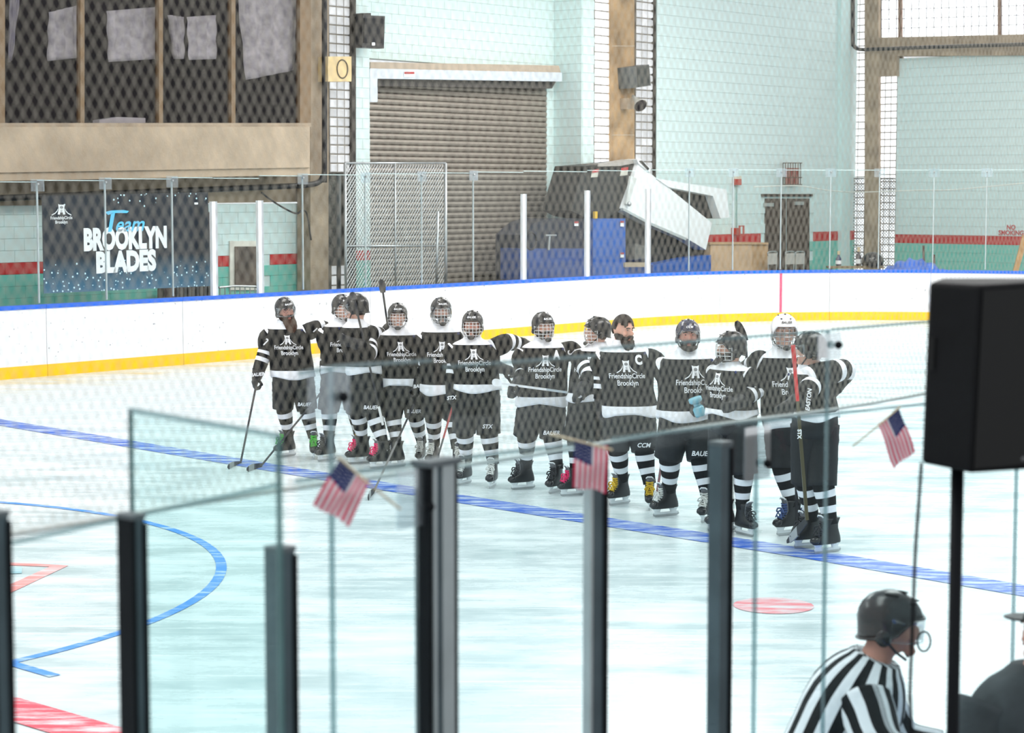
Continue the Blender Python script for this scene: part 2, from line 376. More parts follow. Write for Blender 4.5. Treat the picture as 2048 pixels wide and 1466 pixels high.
# scuffed white material with puck marks
def scuff():
    m, n, l, p = nt('scuffed_white_board'); p.inputs['Roughness'].default_value = .35
    g = n.new('ShaderNodeNewGeometry'); v = n.new('ShaderNodeTexNoise'); v.inputs['Scale'].default_value = 16; v.inputs['Detail'].default_value = 3; l.new(g.outputs['Position'], v.inputs['Vector'])
    r = n.new('ShaderNodeValToRGB'); e = r.color_ramp.elements; e[0].position = .27; e[0].color = (.25, .25, .28, 1); e[1].position = .31; e[1].color = (.80, .80, .82, 1)
    l.new(v.outputs['Fac'], r.inputs[0]); l.new(r.outputs[0], p.inputs['Base Color']); return m
M_scuff = scuff()
for s0, s1 in zip(SS, SS[1:]):
    MB().rings(sweep(s0 + .006, s1 - .006, [(0, .20), (0, ZB - .06), (.09, ZB - .06), (.09, .20)])).build('board_panel', M_scuff, boards)
    MB().rings(sweep(s0 + .004, s1 - .004, [(-.012, .0), (-.012, .205), (.09, .205), (.09, 0)])).build('kick_plate', M_yel, boards)
    MB().rings(sweep(s0 + .003, s1 - .003, [(-.015, ZB - .07), (-.015, ZB), (.12, ZB), (.12, ZB - .07)])).build('cap_rail', M_blue, boards)
sg = path_s(1562); MB().rings(sweep(sg - .035, sg + .035, [(-.004, .2), (-.004, ZB - .075), (.01, ZB - .075), (.01, .2)], .1)).build('goal_line_stripe', mat('pink_red_line', (.75, .08, .18), .4), boards)

# ------------------------------------------------------------------ far rink glass
fg = thing('rink_glass', ab(30, BF - .05, ZB), 'tall clear panes of rink glass standing on the far boards', 'rink glass')
gx = [-150, 82, 217, 350, 432, 524, 610, 735, 847, 950, 1050, 1177, 1298, 1380, 1467, 1562, 1660, 1757, 1865, 1970, 2110]
GS = [path_s(x) if 0 <= x <= 2048 else None for x in gx]; GS[0] = GS[1] - 2.0; GS[-1] = GS[-2] + 2.4
def ztop(x): return 3.32 + .36 * min(max(x, 0), 1400) / 1400
stan = {432: 403, 524: 401, 1050: 388, 1177: 381, 1298: 378}
for i, (s0, s1) in enumerate(zip(GS, GS[1:])):
    z0, z1 = ztop(gx[i]), ztop(gx[i + 1]); z = (z0 + z1) / 2
    if gx[i] in (432,): z -= .03
    rs = sweep(s0 + .008, s1 - .008, [(.045, ZB - .02), (.045, z), (.058, z), (.058, ZB - .02)])
    MB().rings(rs).build('pane', M_glassfar, fg)
    MB().rings(sweep(s0 + .008, s1 - .008, [(.043, z), (.043, z + .012), (.06, z + .012), (.06, z)])).build('pane_edge', mat('pale_glass_edge', (.55, .68, .68), .3), fg)
for i in range(1, len(gx) - 1):
    a, b, tx, ty = path_at(GS[i]); x = gx[i]
    T = (U3 * tx + V3 * ty); N = (U3 * ty - V3 * tx)
    P = ab(a, b) + N * .052
    if x in stan:
        zt = ony(x, stan[x], P.y).z
        for k, (w, o, mm) in enumerate(((.085, -.035, M_white), (.05, .03, M_alu))):
            MB().box(P + V((0, 0, (ZB + zt) / 2)) + T * o + N * (-.02), (w, .07, zt - ZB), (T, N, V((0, 0, 1)))).build('stanchion', mm, fg)
    else:
        z = ztop(x)
        MB().box(P + V((0, 0, (ZB + z) / 2)), (.022, .03, z - ZB - .05), (T, N, V((0, 0, 1)))).build('seam_strip', mat('seam_grey', (.40, .46, .47), .4), fg)
        c = P + V((0, 0, z - .06)) - N * .02
        pl = MB().box(c, (.27, .012, .21), (T, N, V((0, 0, 1)))).build('clip_plate', M_clear, fg)
        MB().ell(c - N * .015 + V((0, 0, .02)), (.022, .022, .022), nu=8, nv=5).build('clip_bolt', M_steel, pl)
# ------------------------------------------------------------------ the hall behind the rink
BW = -31.6; SB = ('b', BW)
AW = AB(onb(1712, 400, BW))[0]; EA = ('a', AW)
ZW = 9.2
def zat(x, y, plane): return (onb if plane[0] == 'b' else ona)(x, y, plane[1]).z
def coord(x, plane): p = (onb if plane[0] == 'b' else ona)(x, 400, plane[1]); return AB(p)[0 if plane[0] == 'b' else 1]
MINTP = mat('pale_mint_block_paint', (.625, .76, .74), .7, var=.05, scale=3, bump=.15, bscale=60)
def block_wall(name, plane, c0, c1, z0, z1, zs, label, ch=.22, bl=.44, holes=(), cap=300, base=True):
    """wall of painted concrete blocks: backing slab (structure) + one object per block; c = coordinate along the wall"""
    k, val = plane
    mb = MB()
    if c0 > c1: c0, c1 = c1, c0
    if k == 'b': mb.rbox(c0, c1, val - .25, val - .02, z0, z1)
    else: mb.rbox(val + .02, val + .25, c0, c1, z0, z1)
    W = struct(mb.build(name, M_mortar), label, 'wall')
    cells = []
    n0 = math.floor((z0 - zs) / ch) ; n1 = math.ceil((z1 - zs) / ch)
    for r in range(n0, n1):
        za, zb = max(z0, zs + r * ch), min(z1, zs + (r + 1) * ch)
        if zb - za < .05: continue
        mm = M_redb if r == 0 else (MINTP if r > 0 else M_teal)
        c = c0 - (bl / 2 if r % 2 else 0)
        while c < c1:
            a, b = max(c, c0), min(c + bl, c1); c += bl
            if b - a < .06: continue
            cz = (za + zb) / 2; cc = (a + b) / 2
            if any(h[0] < cc < h[1] and h[2] < cz < h[3] for h in holes): continue
            P = ab(cc, val, cz) if k == 'b' else ab(val, cc, cz)
            px, py = proj(P)
            cells.append((P, b - a, zb - za, mm, -30 < px < 2080 and -20 < py < 560 and cz > 1.0))
    seen = [c for c in cells if c[4]]; rest = [c for c in cells if not c[4]]
    seen.sort(key=lambda c: (c[0] - O).length)
    rest += seen[cap:]; seen = seen[:cap]
    rot = (U3, V3, V((0, 0, 1))) if k == 'b' else (-V3, U3, V((0, 0, 1)))
    cache = {}
    g = .0018
    for P, w, h, mm, _ in seen:
        key = (round(w, 2), round(h, 2), mm.name)
        if key not in cache:
            b = MB(); hw, hh = w / 2 - g, h / 2 - g; e = .005; d = .02
            pts = [rot[0] * x + rot[2] * z - rot[1] * 0 for x, z in ((-hw, -hh), (hw, -hh), (hw, hh), (-hw, hh))]
            fr = [rot[0] * x + rot[2] * z for x, z in ((-hw + e, -hh + e), (hw - e, -hh + e), (hw - e, hh - e), (-hw + e, hh - e))]
            nn = V3 if k == 'b' else -U3
            b.rings([[p - nn * d for p in pts], [p - nn * e for p in pts], fr])
            me = bpy.data.meshes.new('block'); me.from_pydata(b.v, [], b.f); me.materials.append(mm); cache[key] = me
        inst(cache[key], 'block', W, Matrix.Translation(P))
    for mm in {c[3].name for c in rest}:
        b = MB()
        for P, w, h, m2, _ in rest:
            if m2.name == mm: b.box(P - (V3 if k == 'b' else -U3) * .011, (w - .004, .022, h - .004), rot)
        if b.v: o = b.build('block_field', MATS[mm], W); o['kind'] = 'stuff'
    return W
def glass_blocks(name, plane, x0, x1, y0, y1, nx, label, s=1.0, hgt=.2, matname='lit_glass_block'):
    """window of glass blocks: dark frame slab (structure) + one object per block"""
    k, val = plane; f = onb if k == 'b' else ona
    nn = V3 if k == 'b' else -U3; tt = U3 if k == 'b' else V3
    c0, c1 = coord(x0, plane), coord(x1, plane); xm = (x0 + x1) / 2
    z1, z0 = f(xm, y0, val).z, f(xm, y1, val).z
    W = MB(); P0 = ab(c0, val) if k == 'b' else ab(val, c0); P1 = ab(c1, val) if k == 'b' else ab(val, c1)
    W.prism([P0 + V((0, 0, z0)), P1 + V((0, 0, z0)), P1 + V((0, 0, z1)), P0 + V((0, 0, z1))], -nn * .12)
    W = struct(W.build(name, mat('block_joint', (.20, .18, .15), .8)), label, 'window')
    n = max(1, round((z1 - z0) / hgt)); h = (z1 - z0) / n; w = (P1 - P0).length / nx; t = (P1 - P0).normalized()
    b = MB(); g = .016
    q = lambda m: [t * x + V((0, 0, z)) for x, z in ((-w / 2 + m, -h / 2 + m), (w / 2 - m, -h / 2 + m), (w / 2 - m, h / 2 - m), (-w / 2 + m, h / 2 - m))]
    b.rings([[p - nn * .01 for p in q(g)], [p + nn * .014 for p in q(g)], [p + nn * .024 for p in q(g + .02)]])
    me = bpy.data.meshes.new('glass_block'); me.from_pydata(b.v, [], b.f); me.materials.append(MATS[matname])
    for i in range(nx):
        for j in range(n):
            inst(me, 'glass_block', W, Matrix.Translation(P0 + t * (w * (i + .5)) + V((0, 0, z0 + h * (j + .5)))))
    return W
emit_mat('lit_glass_block', (.93, .96, 1), .75, .45, 2)
emit_mat('dim_glass_block', (.80, .82, .84), .28, .5, 3)
emit_mat('grimy_glass_block', (.60, .62, .62), .22, .5, 3)
emit_mat('daylight_pane', (.95, .98, 1), 1.4)

# --- lower left block wall and office above it
zsl = zat(300, 539, SB)
x620 = coord(622, SB)
W1 = block_wall('wall_left', SB, coord(0, SB) - 3, x620, -.05, zat(300, 409, SB), zsl, 'mint painted block wall with red stripe behind the banner', holes=[(coord(461, SB), coord(524, SB), zat(490, 578, SB), zat(490, 484, SB))])
FB = ('b', BW + .9)
o = slab(MB(), [(-160, 254), (620, 253), (620, 335), (-160, 348)], FB, 1.2).build('trim_1', M_concl); struct(o, 'wide pale concrete beam under the office windows', 'beam')
lp = slab(MB(), [(-160, 348.4), (620, 335.4), (620, 350), (-160, 365)], FB, 1.1, -.05).build('beam_lip', M_concl, o)
o = slab(MB(), [(-160, 340), (622, 330), (622, 403.5), (-160, 414)], SB, .3, -.01).build('trim_2', M_conc); struct(o, 'shaded concrete band above the mint block wall', 'beam')
# office windows
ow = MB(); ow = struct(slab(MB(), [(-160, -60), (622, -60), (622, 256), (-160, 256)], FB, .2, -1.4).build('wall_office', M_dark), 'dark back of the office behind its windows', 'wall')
slab(MB(), [(-160, 246), (622, 246), (622, 254), (-160, 254)], FB, 1.3, -.02).build('window_sill', M_conc, ow)
fm = mat('brown_window_frame', (.20, .13, .07), .6)
M_offglass = glass_mat('dark_office_glass', (.78, .76, .77), .0012, refl=.2)
mull = [(-8, 10), (161, 169), (318, 326), (463, 471), (600, 622)]
wn = 0
for (m0, m1), (m2, m3) in zip(mull, mull[1:]):
    wn += 1
    W = struct(slab(MB(), rect(m1 - 1, -58, m2 + 1, 247), FB, .012, -.1).build('window_%d' % wn, M_offglass), 'dark office window pane ' + ['at the far left with a hanging strip', 'second from the left with grey sheets', 'third from the left with a broad sheet', 'at the right with a crumpled plastic sheet'][wn - 1], 'window')
    slab(MB(), rect(m0, -58, m1, 250), FB, .12, -.03).build('mullion', fm, W)
    if wn == 4: slab(MB(), rect(m2, -58, m3, 250), FB, .12, -.03).build('mullion', fm, W)
M_sheet = mat('grey_sheet', (.80, .81, .82), .7, var=.4, scale=5, bump=.8, bscale=12)
def sheet(px, lab, cat='sheet', m=M_sheet, off=-.25):
    pts = [onb(x, y, FB[1] + off) for x, y in px]
    c = sum(pts, V((0, 0, 0))) / len(pts)
    # a hanging cloth: triangulated outline with gentle folds
    mb = MB(); n = 10; rs = []
    A, B, C, D = pts
    for i in range(n + 1):
        r = []
        for j in range(n + 1):
            p = (A * (1 - j / n) + B * (j / n)) * (1 - i / n) + (D * (1 - j / n) + C * (j / n)) * (i / n)
            r.append(p + V3 * (.05 * math.sin(j * 2.1 + c.x * 7) + .02 * math.sin(i * 1.3 + j)))
        rs.append(r)
    mb.rings(rs, close=False); k = mb.v
    o = mb.build('hanging_sheet', m, None, True, loc=c); tag(o, lab, cat, 'sheets hung behind the office windows'); md = o.modifiers.new('t', 'SOLIDIFY'); md.thickness = .006
sheet([(100, 24), (158, 10), (160, 115), (97, 122)], 'grey sheet hung inside the leftmost office window')
sheet([(20, -30), (40, -30), (22, 120), (17, 125)], 'narrow grey strip hanging at the far left window', m=mat('pale_strip', (.5, .5, .55), .7))
sheet([(213, 22), (312, 14), (311, 118), (217, 124)], 'wide grey sheet inside the second office window')
sheet([(370, 34), (434, 30), (434, 118), (374, 120)], 'grey sheet at the right of the third office window')
sheet([(338, 30), (366, 34), (366, 118), (350, 118)], 'narrow grey sheet beside the wider one in the third window')
sheet([(474, -25), (598, -25), (590, 140), (492, 160)], 'crumpled grey plastic sheet filling the fourth office window')
o = slab(MB(), [(199, 240), (238, 234), (291, 236), (291, 247), (199, 247)], FB, .2, -.2).build('paper_pile', M_white, None); tag(o, 'white papers lying on the office window sill', 'paper')
# concrete column, its drain pipe, glass blocks beside it
o = struct(slab(MB(), rect(621, -60, 657, 590), SB, .4, .45).build('trim_3', M_conc), 'tall brown concrete column left of the glass block strip', 'column')
pp = [onb(649, y, BW + .62) for y in (-60, 330)] + [onb(646, 352, BW + .62), onb(634, 366, BW + .62), onb(600, 371, BW + .62), onb(560, 373, BW + .4), onb(-40, 398, BW + .4)]
tag(MB().tube(crspline(pp, 6), .06, 10).build('drain_pipe', M_blackp, None, True), 'black drain pipe running down the concrete column', 'pipe')
glass_blocks('window_5', SB, 660, 704, -60, 345, 3, 'grimy glass block strip beside the left concrete column', matname='dim_glass_block')
o = struct(slab(MB(), rect(704, -60, 712, 590), SB, .3, .1).build('trim_4', mat('dark_steel_jamb', (.035, .03, .025), .7)), 'dark steel jamb beside the mint door surround', 'trim')
o = struct(slab(MB(), rect(656, 345, 712, 592), SB, .1, -.15).build('wall_mesh', mat('dark_mesh_panel', (.10, .10, .09), .8, var=.5, scale=20)), 'dark mesh panel below the glass block strip', 'wall')  # mottled dark grey slab in place of the wire mesh
glass_blocks('window_6', ('b', BW - .05), 661, 703, 530, 590, 3, 'low pale glass blocks below the dark mesh panel', matname='dim_glass_block')
for k, (x0, x1) in enumerate(((672, 683), (697, 701))):
    tag(MB().tube([onb((x0 + x1) / 2, 350, BW + .1), onb((x0 + x1) / 2, 592, BW + .1)], .05 - .02 * k, 8).build('conduit_pipe', mat('grey_conduit', (.10, .11, .11), .5), None, True), ['thick', 'thin'][k] + ' grey vertical conduit in front of the dark mesh panel', 'pipe')

# --- roller door in its recess
BD = BW - .9; DB = ('b', BD)
zsd = zat(726, 521, SB)
cj0, cj1 = coord(712, SB), coord(741, SB)
block_wall('wall_door_jamb', SB, cj0, cj1, -.05, ZW, zsd, 'narrow mint block pier left of the roller door')
cr0, cr1 = coord(1165, SB), coord(1188, SB)
block_wall('wall_door_pier', SB, cr0, cr1, -.05, ZW, zsd, 'narrow mint block pier right of the roller door')
cd0, cd1 = AB(onb(735, 400, BD))[0] - .5, cr0 + .02
zdh = zat(900, 128, DB)
block_wall('wall_above_door', DB, cd0, cd1, zdh, ZW, zsd, 'mint block wall above the roller door')
block_wall('wall_beside_door', DB, AB(onb(1093, 400, BD))[0], cd1, -.05, zdh, zsd, 'mint block wall right of the roller door slats')
# reveal facing left
RV = block_wall('wall_reveal', ('a', cr0 - .02), BD, BW - .02, -.05, ZW, zsd, 'mint return wall in shade at the right of the roller door', bl=.45)
D1 = struct(slab(MB(), rect(725, 150, 1093, 600), DB, .08, -.06).build('door_1', mat('door_back', (.1, .09, .08), .8)), 'grey brown roller shutter door with horizontal slats', 'door')
M_slat = mat('shutter_slat', (.30, .26, .22), .45, .35, var=.18, scale=4)
zt, zb_ = zat(900, 170, DB), -.02
ns = 44; a0, a1 = AB(onb(728, 400, BD))[0], AB(onb(1092, 400, BD))[0]
sh = (zt - zb_) / ns; prof = [(-.02, 0), (.012, sh * .12), (.03, sh * .45), (.02, sh * .8), (-.02, sh * .93)]
sm = MB().rings([[ab(a0, BD + o, z) - ab(a0, BD) for o, z in prof], [ab(a1, BD + o, z) - ab(a0, BD) for o, z in prof]])
sme = bpy.data.meshes.new('slat'); sme.from_pydata(sm.v, [], sm.f); sme.materials.append(M_slat)
for k in range(ns): inst(sme, 'slat', D1, Matrix.Translation(ab(a0, BD) + V((0, 0, zb_ + sh * k))))
hb = ('b', BD + .45)
slab(MB(), [(741, 124), (1118, 131), (1122, 147), (741, 138)], hb, .45).build('shutter_hood_top', mat('tan_hood', (.42, .34, .26), .7), D1)
slab(MB(), [(741, 137), (1124, 145), (1124, 163), (741, 157)], hb, .45, .03).build('shutter_hood', mat('silver_hood', (.62, .67, .72), .4, .2), D1)
slab(MB(), [(756, 157), (1112, 163), (1104, 177), (756, 172)], hb, .3, -.12).build('shutter_roll', mat('dark_roll', (.06, .055, .05), .6), D1)
slab(MB(), rect(740, 137, 755, 204), hb, .3, .05).build('guide_bracket', mat('silver_hood', (.6, .65, .7)), D1)
sn = slab(MB(), rect(808, 143, 830, 154), hb, .01, .045).build('maker_sticker', M_white, D1)
slab(MB(), rect(809, 143.6, 829, 148), hb, .004, .05).build('sticker_band', mat('sticker_red', (.4, .05, .05)), sn)

# --- glass blocks and column between door and long mint wall
glass_blocks('window_7', SB, 1188, 1226, -60, 560, 3, 'bright glass block strip left of the stained concrete column')
o = struct(slab(MB(), rect(1226, -60, 1269, 560), SB, .4, .15).build('trim_5', mat('stained_concrete', (.36, .24, .13), .9, var=.45, scale=1.6, bump=.4, bscale=25)), 'stained brown concrete column with speaker and horn', 'column')
for y in (91, 269): slab(MB(), rect(1226, y, 1269, y + 2), SB, .02, .155).build('column_joint', M_concl, o)
glass_blocks('window_8', SB, 1270, 1304, -60, 560, 3, 'glass block strip right of the stained concrete column', matname='dim_glass_block')
struct(slab(MB(), rect(1304, -60, 1312, 560), SB, .3, .02).build('trim_6', mat('dark_gap', (.03, .025, .02), .8)), 'dark strip for the gap at the edge of the long mint wall', 'trim')  # the gap is not open; its darkness is the slab's colour
zsr = zat(1560, 485, SB)
block_wall('wall_side', SB, coord(1312, SB), AW - .05, -.05, ZW, zsr, 'long pale mint block wall with a red stripe and brown door', ch=.27, bl=.54,
           holes=[(coord(1528, SB), coord(1622, SB), -1, zat(1575, 392, SB))])
struct(slab(MB(), rect(1683, -60, 1700, 560), SB, .3, .12).build('trim_7', mat('pale_mint_pier', (.60, .78, .76), .7, var=.04)), 'pale mint pier at the corner of the hall', 'pier')
# corner: glass block, column, glass block on the end wall
glass_blocks('window_9', EA, 1700, 1729, -60, 545, 2, 'glass block strip left of the corner column', matname='lit_glass_block')
glass_blocks('window_10', EA, 1756, 1791, 152, 545, 3, 'glass block strip right of the corner column', matname='lit_glass_block')
o = struct(slab(MB(), [(1729, -60), (1757, -60), (1757, 76), (1793, 76), (1793, 152), (1757, 152), (1757, 560), (1729, 560)], EA, .4, .15).build('trim_8', M_conc), 'brown concrete corner column carrying the window beam', 'column')
slab(MB(), [(1757, 75), (2150, 66), (2150, 110), (1793, 112), (1793, 90), (1757, 92)], EA, .4, .14).build('beam_arm', M_conc, o)
zse = zat(1900, 488, EA)
bl0, bl1 = coord(1791, EA), coord(2150, EA)
block_wall('wall_end', EA, bl0, bl1, -.05, zat(1900, 112, EA), zse, 'mint block end wall with red stripe and no smoking lettering', ch=.25, bl=.5)
# clerestory window with wire grid
W = struct(slab(MB(), [(1758, -60), (2150, -60), (2150, 66), (1758, 76)], EA, .05, -.05).build('window_11', MATS['daylight_pane']), 'bright high window with a wire grid above the beam', 'window')
gm = mat('grid_wire', (.25, .25, .28), .5)
for x0, x1 in ((1752, 1758), (1796, 1803), (1995, 2002)): slab(MB(), rect(x0, -60, x1, 76), EA, .1, .03).build('mullion', mat('rusty_mullion', (.22, .13, .09), .6), W)
for k in range(28): slab(MB(), rect(1762 + k * 15, -60, 1763.3 + k * 15, 74), EA, .02, .02).build('grid_wire', gm, W)
for y in (-40, -21, -2, 17, 36, 55): slab(MB(), [(1758, y + 2), (2150, y - 10), (2150, y - 8.5), (1758, y + 3.5)], EA, .02, .02).build('grid_wire', gm, W)
pts = [ona(1706, y, AW - .5) for y in (-60, 75)] + [ona(1708, 92, AW - .5), ona(1722, 99, AW - .5)] + [ona(1760, 98, AW - .5), ona(1900, 93, AW - .5), ona(2150, 86, AW - .5)]
tag(MB().tube(crspline(pts, 6), .055, 10).build('sprinkler_pipe', mat('dark_pipe', (.05, .05, .05), .4, .4), None, True), 'dark pipe bending along the concrete beam at upper right', 'pipe')
# dark safety mesh on the lower glass blocks
for k, (x0, x1) in enumerate(((1700, 1728), (1757, 1790))):
    P0, P1 = ona(x0, 357, AW - .12), ona(x1, 357, AW - .12); zb2 = ona(x0, 545, AW - .12).z; mb = MB(); w = (P1 - P0).length; h = P0.z - zb2; t = (P1 - P0); t.z = 0; t.normalize()
    n = int((w + h) / .09)
    for d in (1, -1):
        for i in range(-int(h / .09), int(w / .09) + 1):
            xs = i * .09; pa, pb = (xs, 0), (xs + h, -h)
            if d < 0: pa, pb = (xs + h, 0), (xs, -h)
            def clip(p, q):
                t0, t1 = 0, 1; dx = q[0] - p[0]
                for lim, sgn in ((0, 1), (w, -1)):
                    f0, f1 = (p[0] - lim) * sgn, (q[0] - lim) * sgn
                    if f0 < 0 and f1 < 0: return None
                    if f0 < 0: t0 = max(t0, -f0 / (f1 - f0))
                    if f1 < 0: t1 = min(t1, f0 / (f0 - f1))
                return (t0, t1) if t1 > t0 else None
            c = clip(pa, pb)
            if c: mb.tube([P0 + t * (pa[0] + (pb[0] - pa[0]) * c[j]) + V((0, 0, (pb[1] - pa[1]) * c[j] + pa[1])) for j in (0, 1)], .009, 3)
    mb.tube([P0, P1], .02, 4); tag(mb.build('guard_mesh', mat('dark_guard_wire', (.05, .05, .05), .5)), 'dark wire guard over the lower glass blocks ' + ['left', 'right'][k] + ' of the corner column', 'wire guard')

# --- things on the walls
def wallbox(name, px, plane, m, back, off, lab, cat): return tag(slab(MB(), px, plane, back, off).build(name, m), lab, cat)
sp = thing('wall_speaker', onb(745, 97, BW + .1), 'black wall speaker high on the left mint pier', 'speaker')
slab(MB(), [(726, 30), (770, 32), (768, 97), (724, 95)], SB, .22, .5).build('cabinet', M_blackp, sp)
slab(MB(), [(729, 36), (767, 37), (765, 85), (728, 85)], SB, .03, .52).build('grille', mat('speaker_grille', (.02, .02, .022), .8, bump=.5, bscale=200), sp)
slab(MB(), rect(744, 85, 750, 91), SB, .01, .53).build('badge', M_print, sp)
slab(MB(), rect(727, 26, 742, 31), SB, .5, .4).build('bracket', M_blackp, sp)
hs = thing('siren_box', onb(680, 163, BW + .5), 'cream square loudspeaker box with round grille on the left column', 'speaker')
slab(MB(), rect(656, 113, 703, 163), SB, .35, .75).build('cabinet', mat('cream_box', (.66, .50, .26), .6), hs)
c = onb(685, 138, BW + .76); mb = MB(); mb.tube([c + U3 * (.155 * math.cos(t * math.pi / 16)) + V((0, 0, .19 * math.sin(t * math.pi / 16))) for t in range(33)], .012, 6); mb.build('grille_ring', mat('dark_ring', (.05, .04, .03), .6), hs)
g2 = thing('wall_speaker', onb(1280, 178, BW + .3), 'grey tilted wall speaker on the stained concrete column', 'speaker')
slab(MB(), [(1257, 135), (1298, 129), (1302, 171), (1260, 177)], SB, .4, .5).build('cabinet', mat('grey_speaker', (.10, .105, .1), .7), g2)
slab(MB(), [(1275, 134), (1297, 131), (1300, 169), (1277, 173)], SB, .03, .52).build('grille', mat('grey_grille', (.06, .065, .06), .8), g2)
hn = thing('horn_speaker', onb(1275, 218, BW + .3), 'small grey horn loudspeaker below the tilted grey speaker', 'speaker')
a_, b_ = onb(1266, 192, BW + .45), onb(1281, 211, BW + .8)
MB().tube([a_, a_ * .6 + b_ * .4, a_ * .25 + b_ * .75, b_], [.04, .06, .11, .18], 12).build('bell', mat('horn_grey', (.38, .37, .33), .6), hn, True)
MB().tube([b_ + (b_ - a_) * .004, b_ + (b_ - a_) * .02], [.165, .15], 12).build('bell_mouth', M_dark, hn, True)
slab(MB(), rect(1256, 196, 1268, 218), SB, .35, .4).build('bracket', M_conc, hn)
# brown double door
D2 = struct(slab(MB(), rect(1528, 392, 1622, 560), SB, .08, -.03).build('door_2', mat('brown_door', (.045, .03, .022), .6)), 'dark brown double door in the long mint wall', 'door')
for x0, x1 in ((1531, 1572), (1575, 1619)): slab(MB(), rect(x0, 397, x1, 560), SB, .04, .01).build('door_leaf', mat('brown_door_leaf', (.06, .04, .03), .55), D2)
slab(MB(), rect(1524, 388, 1626, 393), SB, .08, .03).build('door_head', mat('brown_door', (.045, .03, .022)), D2)
for x0, x1, y in ((1530, 1548, 406), (1591, 1608, 403)): slab(MB(), rect(x0, y, x1, y + 7), SB, .06, .06).build('door_closer', mat('closer_grey', (.35, .38, .36), .5), D2)
ex = thing('caged_sign', onb(1586, 370, BW + .1), 'red sign inside a rusty wire cage above the brown door', 'sign')
slab(MB(), rect(1577, 336, 1598, 368), SB, .1, .15).build('sign_box', mat('faded_red_sign', (.40, .12, .10), .6), ex)
mb = MB(); rw = mat('rusty_wire', (.10, .06, .04), .7)
for x in range(1566, 1606, 5): mb.tube([onb(x, 326, BW + .3), onb(x, 369, BW + .3)], .012, 4)
for y in (326, 340, 355, 369): mb.tube([onb(1566, y, BW + .3), onb(1604, y, BW + .3)], .012, 4)
for x, y in ((1566, 326), (1604, 326), (1566, 369), (1604, 369)): mb.tube([onb(x, y, BW + .3), onb(x, y, BW + .02)], .012, 4)
mb.build('wire_cage', rw, ex)
fa = thing('fire_alarm', onb(1476, 370, BW), 'small red fire alarm sounder on the mint wall', 'alarm'); slab(MB(), rect(1471, 358, 1483, 370), SB, .1, .1).build('body', mat('alarm_red', (.45, .06, .04), .5), fa); slab(MB(), rect(1471, 352, 1483, 358), SB, .08, .09).build('label_plate', mat('cream_label', (.7, .62, .5), .6), fa); slab(MB(), rect(1473, 370, 1474.6, 455), SB, .03, .03).build('conduit', mat('conduit_green', (.3, .45, .42), .5), fa)
fp = thing('pull_station', onb(1480, 472, BW), 'red fire pull station with open frame on the mint wall', 'alarm'); slab(MB(), rect(1470, 456, 1480, 469), SB, .12, .12).build('body', mat('alarm_red', (.45, .06, .04), .5), fp)
for r_ in (rect(1479, 451, 1489, 453), rect(1479, 470, 1489, 472), rect(1479, 451, 1481, 472), rect(1487, 451, 1489, 472)): slab(MB(), r_, SB, .03, .2).build('frame_bar', mat('alarm_red', (.45, .06, .04)), fp)
# NO SMOKING lettering painted on the end wall
mb = MB(); rt = mat('red_lettering', (.50, .03, .04), .6)
for s_, y in (('NO', 459), ('SMOKING', 470)):
    p = ona(2022, y, AW - .012); text_on(mb, s_, .18, p, V3, V((0, 0, 1)), -U3, bold=.006, xs=.95)
tag(mb.build('no_smoking_lettering', rt), 'red painted NO SMOKING letters on the end wall', 'lettering')
# wire and string lights
tag(MB().tube(crspline([ona(x, y, AW - 2) if x > 1700 else onb(x, y, BW + 1.2) for x, y in ((1508, 374), (1560, 372), (1600, 372), (1650, 380), (1690, 384))], 6), .014, 5).build('wire_string', mat('pale_wire', (.75, .75, .68), .5), None, True), 'pale slack wire hanging beside the brown door', 'wire')
tag(MB().tube(crspline([ona(x, y, AW - 2) for x, y in ((1690, 384), (1740, 384), (1830, 381), (1900, 380), (1960, 375), (2060, 365))], 6), .014, 5).build('wire_string', mat('pale_wire', (.75, .75, .68), .5), None, True), 'pale slack wire hanging along the end wall', 'wire')
tag(MB().tube(crspline([onb(x, y, BW + .5) for x, y in ((523, 385), (545, 402), (575, 420), (593, 427), (603, 422), (612, 424), (618, 450), (622, 480))], 6), .02, 5).build('loose_cable', M_blackp, None, True), 'loose black cable drooping across the left mint wall', 'cable')
# white framed window in the left wall
wl = struct(slab(MB(), rect(460, 482, 525, 580), SB, .12, .03).build('window_12', mat('cream_frame', (.72, .70, .62), .5)), 'small cream framed window in the left mint wall', 'window')
slab(MB(), rect(471, 493, 517, 572), SB, .03, .06).build('pane', mat('brown_interior_glass', (.13, .10, .08), .15, var=.6, scale=3), wl)  # opaque pane, coloured as the brownish room behind it
hrl = thing('handrail', onb(480, 592, BW + .9), 'grey metal barrier rail below the small cream window', 'railing')
for x in range(440, 524, 10): MB().tube([onb(x, 574 + abs(x - 480) * .05, BW + .9), onb(x, 600, BW + .9)], .012, 6).build('baluster', M_steel, hrl)
MB().tube([onb(438, 575, BW + .9), onb(470, 572, BW + .9), onb(510, 573, BW + .9), onb(526, 580, BW + .9)], .022, 8).build('top_rail', M_steel, hrl)
o = wallbox('door_leaf', rect(417, 424, 430, 600), SB, mat('dark_red_brown_door', (.05, .02, .018), .6), .06, .3, 'narrow dark brown door edge right of the banner', 'door')
rp = thing('radiator', onb(400, 600, BW + .5), 'dark ribbed radiator below the right end of the banner', 'radiator')
slab(MB(), rect(328, 572, 352, 610), SB, .2, .45).build('side_panel', mat('brown_panel', (.06, .045, .04), .7), rp)
for k in range(9): slab(MB(), rect(353 + k * 8, 572, 358 + k * 8, 606), SB, .2, .45).build('fin', mat('dark_fin', (.09, .09, .09), .5), rp)

